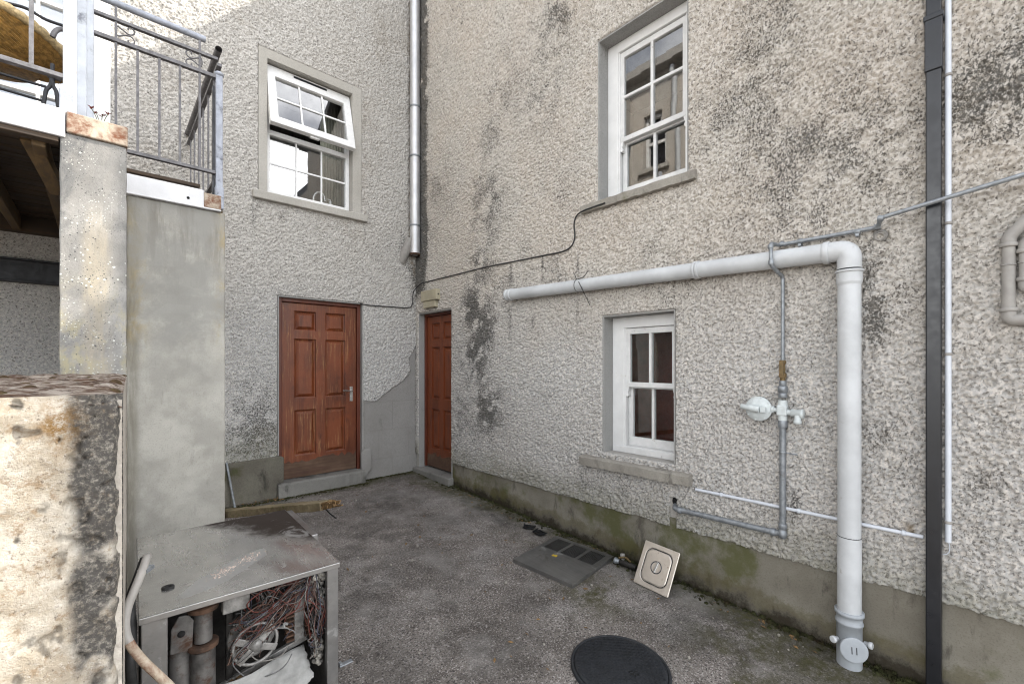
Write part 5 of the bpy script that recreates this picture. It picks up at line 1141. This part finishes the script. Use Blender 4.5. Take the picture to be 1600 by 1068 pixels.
for k in range(70):
    x = rnd.uniform(.585, .607); yy = rnd.uniform(.08, .13); z = FH - .40 + rnd.uniform(-.05, .06); r = rnd.uniform(.006, .013)
    b.lathe((x, yy, z), (rnd.uniform(-1, 1), rnd.uniform(-1, 1), rnd.uniform(-1, 1)), [(0, .001), (r * .5, r), (r, r * 1.1), (r * 1.6, r * .6), (r * 2, .001)], 6)
o = fb(b, 'insulation_wool', 'wool'); o['kind'] = 'stuff'
# torn white board sloping across the lower front
FP = lambda px, py, dy: at_y(px, py, FO.y + dy) - FO
q = [FP(325, 1082, .02), FP(470, 1003, .10), FP(487, 1052, .04), FP(455, 1100, .0)]
b = MB(); n = 12; V = []
for i in range(n + 1):
    for j in range(n + 1):
        u, v = i / n, j / n; p = q[0] * (1 - u) * (1 - v) + q[1] * u * (1 - v) + q[2] * u * v + q[3] * (1 - u) * v
        ed = 1 if i in (0, n) or j in (0, n) else .4
        V.append(p + Vector((rnd.uniform(-.004, .004) * ed, .006 * math.sin(i * .8 + j * .5) + .004 * math.sin(j * 1.3 - i * .4), rnd.uniform(-.004, .004) * ed)))
b.add(V, [(i * (n + 1) + j, (i + 1) * (n + 1) + j, (i + 1) * (n + 1) + j + 1, i * (n + 1) + j + 1) for i in range(n) for j in range(n)], True); o = fb(b, 'torn_board', 'insul'); so_ = o.modifiers.new('s', 'SOLIDIFY'); so_.thickness = .008
b = MB(); b.box(.24, .56, .12, .14, FH - .37, FH - .345, lambda x, y, z: (x, y, z + (x - .24) * .24 - .055)); fb(b, 'cross_bar', 'alu', .003)
for k, (x, z) in enumerate(((.27, FH - .40), (.30, FH - .395), (.255, FH - .43))):
    b = MB(); b.lathe((x, .10, z), (.3, -1, .4), [(0, .002), (.004, .018), (.012, .02), (.02, .008)], 7); fb(b, 'dead_leaf', 'broken')
cols_ = ['w_red', 'w_pink', 'w_white', 'w_blue', 'w_black', 'w_brown', 'w_grey', 'w_pink', 'w_brown', 'w_black', 'w_red']
for k in range(105):
    m = cols_[k % len(cols_)]; mode = k % 4
    if mode < 2: s0 = Vector((rnd.uniform(.25, .33), rnd.uniform(.03, .1), FH - rnd.uniform(.12, .30))); e0 = Vector((rnd.uniform(.50, .575), rnd.uniform(.05, .1), FH - rnd.uniform(.035, .12)))
    elif mode == 2: s0 = Vector((rnd.uniform(.30, .45), .1, FH - rnd.uniform(.03, .08))); e0 = Vector((rnd.uniform(.30, .46), .06, FH - rnd.uniform(.16, .34)))
    else: s0 = Vector((rnd.uniform(.545, .58), .06, FH - rnd.uniform(.03, .06))); e0 = Vector((rnd.uniform(.55, .615), .05, FH - rnd.uniform(.26, .40)))
    mid = [s0.lerp(e0, t) + Vector((rnd.uniform(-.035, .035), rnd.uniform(-.03, .02), rnd.uniform(-.045, .03))) for t in (.25, .5, .75)]
    for q in mid: q.x = min(max(q.x, .25), .605); q.y = max(q.y, .015); q.z = min(q.z, FH - .03)
    b = MB(); b.tube(spline([s0] + mid + [e0], 6), rnd.choice((.0011, .0014, .0018, .0026)), 5); fb(b, 'wire', m)
    if k % 9 == 0: b = MB(); b.bar(e0, e0 + (e0 - mid[2]).normalized() * .018, .009, .007); fb(b, 'connector', rnd.choice(('insul', 'black_pl', 'wool')), .001)
for cx, cz, r, m in ((.40, -.27, .075, 'w_white'), (.385, -.30, .11, 'w_grey'), (.37, -.09, .05, 'w_red'), (.56, -.31, .02, 'w_white'), (.57, -.33, .025, 'w_blue'), (.355, -.15, .06, 'w_brown')):
    b = MB(); b.tube([(cx + r * math.cos(a) * (1 + .1 * math.sin(3 * a)), .045 + .012 * math.sin(2 * a), FH + cz + r * .8 * math.sin(a)) for a in np.linspace(.4, 5.9, 36)], .0024, 6); fb(b, 'wire', m)
b = MB(); b.box(FW - .0, FW + .06, .06, .10, .02, .035); fb(b, 'foot_tab', 'steel_b', .002)

# bent pipe and hose at the cabinet's left corner
bp = thing('bent_tube', 'bent rust-specked metal tube curving beside the open steel cabinet', 'tube', at_y(200, 1000, 1.82))
pa = [at_y(231, 868, 2.02), at_y(229, 872, 1.96), at_y(222, 892, 1.90), at_y(210, 922, 1.86), at_y(199, 950, 1.84), at_y(195.5, 978, 1.82), at_y(202, 1003, 1.80), at_y(222, 1030, 1.78), at_y(247, 1054, 1.76), at_y(275, 1082, 1.74), at_y(300, 1120, 1.73)]
pth = spline(pa, 6); k = len(pth) * 6 // 10
b = MB(); b.tube(pth[:k + 1], .0125, 12); b.build('bare_length', 'pvc_grey', bp)
b = MB(); b.tube(pth[k:], .0126, 12); b.build('rusty_length', 'rust_paint', bp)
b = MB(); b.bar(at_y(222, 893, 1.90), at_y(234, 884, 1.93), .03, .012); b.build('bracket', 'galv', bp)
b = MB(); b.tube(spline([at_y(226, 872, 2.05), at_y(214, 905, 2.0), at_y(204, 935, 2.0), at_y(206, 985, 1.95), at_y(204, 1040, 1.9), at_y(212, 1100, 1.9)]), .014, 10); tag(b.build('rubber_hose', 'rubber', None), 'black rubber hose hanging behind the bent metal tube', 'hose')

# rotting plank resting on the cabinet's back edge
pk = thing('rotten_plank', 'mossy broken timber plank resting across the back of the steel cabinet', 'plank', at_y(440, 790, 2.9))
k0 = at_y(300, 806, 4.30); k1 = at_y(527, 787, 2.78)
d = (k1 - k0).normalized(); upv = Vector((0, 0, 1)); sd = d.cross(upv).normalized(); upv = sd.cross(d); n = 40; V = []; L = (k1 - k0).length - .1
for i in range(n + 1):
    c = k0 + d * (L * i / n); j = lambda a: rnd.uniform(-a, a); hw, hh_ = .045, .026
    for sx, sz in ((-1, -1), (1, -1), (1, 1), (-1, 1)): V.append(c + sd * (sx * hw + j(.002)) + upv * (sz * hh_ + j(.002)))
b = MB(); b.add(V, [(i * 4 + q, i * 4 + (q + 1) % 4, i * 4 + 4 + (q + 1) % 4, i * 4 + 4 + q) for i in range(n) for q in range(4)] + [(0, 1, 2, 3), (n * 4, n * 4 + 1, n * 4 + 2, n * 4 + 3)]); b.build('timber', 'plank', pk, bev=.003, seg=1)
b = MB()
for i in range(34):
    s0 = k0 + d * (L - rnd.uniform(0, .02)) + sd * rnd.uniform(-.042, .042) + upv * rnd.uniform(-.022, .022); l = rnd.uniform(.03, .11)
    b.bar(s0, s0 + d * l + sd * rnd.uniform(-.01, .01) + upv * rnd.uniform(-.004, .012), rnd.uniform(.006, .014), rnd.uniform(.004, .01))
o = b.build('splinters', 'broken', pk); o['kind'] = 'stuff'
b = MB(); b.tube(spline([at_z(508, 794, .05), GR(515, 801, .012), GR(525, 809, .006)]), .006, 6); tag(b.build('twig', 'rubber', None), 'thin dark twig on the concrete beneath the broken plank end', 'twig')
b = MB(); b.tube([BW(367, 792, .14), BW(354, 722, .066)], .011, 10); tag(b.build('metal_rod', 'galv', None), 'thin grey rod leaning against the mossy plinth beside the pier', 'rod')

# louvred steel panel on the ground
c1_, c2_, c3_, c4_ = GR(800, 870, .03), GR(873, 838.5, .03), GR(960, 867, .03), GR(893, 914, .03)
ux = (c3_ - c2_ + c4_ - c1_) / 2; uy = (c2_ - c1_ + c3_ - c4_) / 2; ctr = (c1_ + c2_ + c3_ + c4_) / 4
pn = thing('louvred_panel', 'grey steel cover panel with three louvred vents lying by wall', 'panel', ctr)
wx, wy = ux.length, uy.length; exx = ux.normalized(); eyy = (uy - exx * uy.dot(exx)).normalized(); ezz = exx.cross(eyy)
PN = lambda u, v, w: ctr + exx * u + eyy * v + ezz * w
hl = []
for g in range(3):
    u0 = -wx / 2 + .045 + g * (wx - .09 + .028) / 3; u1 = u0 + (wx - .09 + .028) / 3 - .028
    for k in range(10): uu = u0 + (u1 - u0) * k / 10; hl.append((uu, uu + (u1 - u0) / 10 * .62, wy / 2 - .26, wy / 2 - .045))
b = MB(); b.plate(-wx / 2, wx / 2, -wy / 2, wy / 2, -.003, 0, hl, PN); b.build('sheet', 'steel_b', pn)
b = MB(); b.plate(-wx / 2, wx / 2, -wy / 2, wy / 2, -.03, -.0032, [(-wx / 2 + .01, wx / 2 - .01, -wy / 2 + .01, wy / 2 - .01)], PN); b.build('edge_fold', 'steel_b', pn, bev=.002)
b = MB(); b.box(-wx / 2 + .01, wx / 2 - .01, -wy / 2 + .01, wy / 2 - .01, -.026, -.024, PN); b.build('slot_shade_sheet', 'dark', pn)  # dark sheet added to stand for the shade under the slots
for h in hl: b = MB(); b.box(h[0] - .001, h[0] + .0015, h[2], h[3], -.012, .0035, lambda u, v, w: PN(u + w * .5, v, w)); b.build('louvre', 'steel_b', pn)
p = PN(-.06, -.03, .001); b = MB(); b.add([PN(-.095, -.02, .0015), PN(-.055, -.01, .0015), PN(-.05, -.045, .0015), PN(-.075, -.04, .0015), PN(-.09, -.05, .0015)], [(0, 1, 2, 3, 4)]); o = b.build('sticker', 'yellow', pn); o.modifiers.new('s', 'SOLIDIFY').thickness = .001

# catering pan lid leaning by the wall
l1 = GR(990, 908, .003); l2 = GR(1044, 934, .003); l3 = at_x(1071, 867, 3.03)
lx = (l2 - l1); LXL = lx.length; lx.normalize(); upd = (l3 - l2); upd = (upd - lx * upd.dot(lx)); LYL = min(upd.length, .345); upd.normalize(); ln = upd.cross(lx); ln = ln if ln.x < 0 else -ln
LD = lambda u, v, w: l1 + lx * u + upd * v + ln * w
ld = thing('pan_lid', 'square steel catering pan lid with round handle leaning near wall', 'lid', (l1 + l2) / 2)
def rr_pts(u0, u1, v0, v1, r, n=6):
    out = []
    for (cx, cy, a0) in ((u1 - r, v1 - r, 0), (u0 + r, v1 - r, 90), (u0 + r, v0 + r, 180), (u1 - r, v0 + r, 270)):
        for k in range(n + 1): a = math.radians(a0 + 90 * k / n); out.append((cx + r * math.cos(a), cy + r * math.sin(a)))
    return out
rings_ = [(0, .008, 0), (0, .008, .0075), (.004, .01, .010), (.030, .055, .010), (.034, .055, .0055), (.040, .052, .0045), (.046, .05, .0085), (.075, .04, .0095)]
V = []; m_ = 28
for ins, r, w_ in rings_: V += [LD(u, v, w_) for u, v in rr_pts(ins, LXL - ins, ins, LYL - ins, r)]
b = MB(); b.add(V, [(i * m_ + k, i * m_ + (k + 1) % m_, (i + 1) * m_ + (k + 1) % m_, (i + 1) * m_ + k) for i in range(len(rings_) - 1) for k in range(m_)] + [tuple(range((len(rings_) - 1) * m_, len(rings_) * m_)), tuple(range(m_))]); b.build('plate', 'steel_lid', ld)
gp_ = [LD(u, v, .0065) for u, v in rr_pts(.037, LXL - .037, .037, LYL - .037, .053)]; b = MB(); b.tube(gp_ + [gp_[0]], .0026, 6, cap=False); b.build('groove_shade_line', 'rubber', ld)  # added dark line stands in for the groove's shade
hc_ = LD(LXL / 2, LYL / 2, .0096)
b = MB(); b.lathe(hc_, ln, [(0, .044), (.002, .042), (.002, .038), (-.006, .03), (-.008, .001)], 28, False); b.build('recess', 'irondark', ld)
b = MB(); b.lathe(hc_, ln, [(.0005, .043), (.004, .041), (.0005, .037)], 28, False); b.build('recess_rim', 'dark', ld)
b = MB(); b.bar(hc_ - upd * .038 + ln * .004 - lx * .006, hc_ + upd * .038 + ln * .004 + lx * .006, .016, .01, up=ln); b.build('grip', 'chrome', ld, bev=.003)
# discarded fitting between the panel and the lid
vf = thing('old_valve', 'small corroded pipe fitting lying between louvred panel and lid', 'valve', GR(978, 882))
v0_, v1_ = GR(960, 874, .03), GR(998, 888, .03); dv = (v1_ - v0_).normalized()
b = MB(); b.lathe(v0_, dv, [(0, .020), (.003, .024), (.022, .024), (.024, .018), (.05, .018)], 16); b.build('end_nut', 'galv', vf)
b = MB(); b.lathe(v0_ + dv * .045, dv, [(0, .018), (.004, .022), (.03, .020), (.05, .024), (.08, .022), (.10, .024), (.14, .020)], 14); b.build('body', 'dirt_fill', vf)
b = MB(); b.lathe(v0_ + dv * .07 + Vector((.02, .01, .0)), (.1, .1, 1), [(0, .014), (.035, .014), (.036, .02), (.06, .019), (.062, .008)], 14); b.build('cap', 'pvc_grey', vf)
b = MB(); b.tube(spline([v0_ + dv * .04 + Vector((0, 0, .03)), v0_ + dv * .09 + Vector((.01, 0, .045)), v0_ + dv * .14 + Vector((0, 0, .03))]), .008, 8); b.build('copper_tail', 'brass', vf)

# two black plastic trays by the wall
for i, (px, py, a, lab) in enumerate(((827, 825, .5, 'small black plastic piece by the wall, nearer the corner door'), (843, 834, -.2, 'small black plastic piece touching the louvred panel corner'))):
    c = GR(px, py); t = thing('plastic_piece', lab, 'plastic', c, a, group='black plastic pieces'); 
    b = MB(); b.plate(-.045, .045, -.055, .055, .012, .02, [(-.03, .03, -.04, .04)], lambda u, v, w: (u, v, w)); b.build('rim', 'black_pl', t, bev=.002, local=True)
    b = MB(); b.box(-.03, .03, -.04, .04, .006, .010); b.build('tray', 'black_pl', t, local=True)
    b = MB(); b.bar((-.04, .04, .022), (.02, .05, .035), .012, .006); b.build('tab', 'black_pl', t, local=True)

cs = MB(); c = GR(540, 1034, .008); cs.box(c.x - .035, c.x + .035, c.y - .014, c.y + .014, c.z - .008, c.z); cs.box(c.x - .035, c.x - .02, c.y - .014, c.y + .014, c.z, c.z + .012)
tag(cs.build('metal_offcut', 'galv', None, bev=.003), 'small grey metal offcut on the concrete beside the cabinet', 'offcut')
# manhole cover
mh = thing('manhole_cover', 'round black manhole cover set in the concrete yard', 'manhole cover', (2.04, 1.367, gz(1.367)))
mc0 = Vector((2.04, 1.367, gz(1.367) + .004)); nrm = Vector((0, -.046, 1)).normalized(); RM = .262
b = MB(); b.lathe(mc0, nrm, [(-.02, RM - .018), (.012, RM - .018), (.016, RM - .022), (.016, .001)], 64, False); b.build('lid', 'manhole', mh)
b = MB(); b.lathe(mc0, nrm, [(-.03, RM), (.010, RM), (.014, RM - .004), (.014, RM - .013), (.010, RM - .016), (-.02, RM - .016)], 64, False); b.build('frame_ring', 'manhole', mh)
m1 = nrm.cross(Vector((0, 1, 0))).normalized(); m2 = nrm.cross(m1)
b = MB(); kk = 0
for i in range(-13, 14):
    for j in range(-13, 14):
        u, v = i * .0175, j * .0175
        if u * u + v * v < (RM - .03) ** 2 and (u - .10) ** 2 + (v - .12) ** 2 > .0012:
            a = (1 if (i + j) % 2 else -1) * .7854; dd = m1 * math.cos(a) + m2 * math.sin(a); c = mc0 + m1 * u + m2 * v + nrm * .0168
            b.bar(c - dd * .0065, c + dd * .0065, .0045, .006, up=nrm)
o = b.build('tread_studs', 'manhole', mh); o['kind'] = 'stuff'
kc = GR(990, 1052, .018); b = MB(); b.lathe(kc - nrm * .001, nrm, [(0, .026), (.003, .026), (.0035, .001)], 20); b.build('key_hole', 'dark', mh)

# ------------------------------------------------------------------ moss and litter along the wall foot
b = MB()
def tuft(b, p, r, h):
    for k in range(5):
        a = rnd.uniform(0, 6.28); t = Vector((math.cos(a), math.sin(a), rnd.uniform(.4, 1.6))) * h; q = Vector((-math.sin(a), math.cos(a), 0)) * r * .3
        b.add([p - q, p + q, p + t], [(0, 1, 2)])
for k in range(4200):
    yy = 5.3 - 5.2 * rnd.random() ** .9; wv_ = .5 + .5 * math.sin(yy * 3.1 + 1) * math.sin(yy * 7.3); 
    if rnd.random() > .25 + .75 * wv_: continue
    x = XR - .008 - abs(rnd.gauss(0, .035)) * (.5 + wv_); r = abs(rnd.gauss(0, .006)) + .003; p = Vector((x, yy, gz(yy) + .003 + rnd.random() * .02 * (XR - x < .03)))
    b.lathe(p - Vector((0, 0, .006)), (rnd.uniform(-.3, .3), rnd.uniform(-.3, .3), 1), [(0, r * 1.5), (r * .4, r * 1.2), (r * .8, r * .5), (r, .0005)], 6, False)
    if rnd.random() < .6: tuft(b, p, .006, rnd.uniform(.01, .022))
for k in range(500):
    x = rnd.uniform(1.0, 3.1); yy = YB - (.13 if x < 1.5 else .14 if x < 2.4 else .02) - abs(rnd.gauss(0, .03)); r = rnd.uniform(.004, .012); p = Vector((x, yy, gz(yy) + .002))
    b.lathe(p, (rnd.uniform(-.3, .3), rnd.uniform(-.3, .3), 1), [(0, r), (r * .5, r * .9), (r * .9, r * .4), (r, .0005)], 6, False)
ms = b.build('moss_strip', 'weed', None); ms['kind'] = 'stuff'; ms['label'] = 'dark moss and dirt along the foot of the walls'; ms['category'] = 'moss'
b = MB()
for k in range(420):
    x = rnd.uniform(.9, 3.05); yy = rnd.uniform(.7, 5.1); r = abs(rnd.gauss(0, .004)) + .0018; p = Vector((x, yy, gz(yy) + .002))
    b.lathe(p, (rnd.uniform(-1, 1), rnd.uniform(-1, 1), 1), [(0, r * .5), (r * .5, r), (r, r * .8), (r * 1.3, r * .2)], 5)
gv = b.build('grit', 'sill', None); gv['kind'] = 'stuff'; gv['label'] = 'loose grit scattered over the concrete yard'; gv['category'] = 'grit'
b = MB()
for k in range(210):
    if k >= 130: yy = rnd.uniform(.5, 4.6); x = XR - .02 - abs(rnd.gauss(0, .07))
    elif k < 45: x = rnd.uniform(1.0, 1.45); yy = YB - .07 - abs(rnd.gauss(0, .07))
    else: x = rnd.uniform(1.2, 3.05); yy = rnd.uniform(1.0, 5.1)
    p = Vector((x, yy, gz(yy) + .008)); a = rnd.uniform(0, 6.28); l = rnd.uniform(.008, .022); dd = Vector((math.cos(a), math.sin(a), rnd.uniform(-.2, .3))) * l; q = Vector((-math.sin(a), math.cos(a), rnd.uniform(-.3, .3))) * l * .45
    b.add([p - dd, p + q + Vector((0, 0, .004)), p + dd, p - q], [(0, 1, 2), (0, 2, 3)])
lf = b.build('leaf_litter', 'broken', None); lf['kind'] = 'stuff'; lf['label'] = 'dry leaf litter by the plinth and over the yard'; lf['category'] = 'leaves'
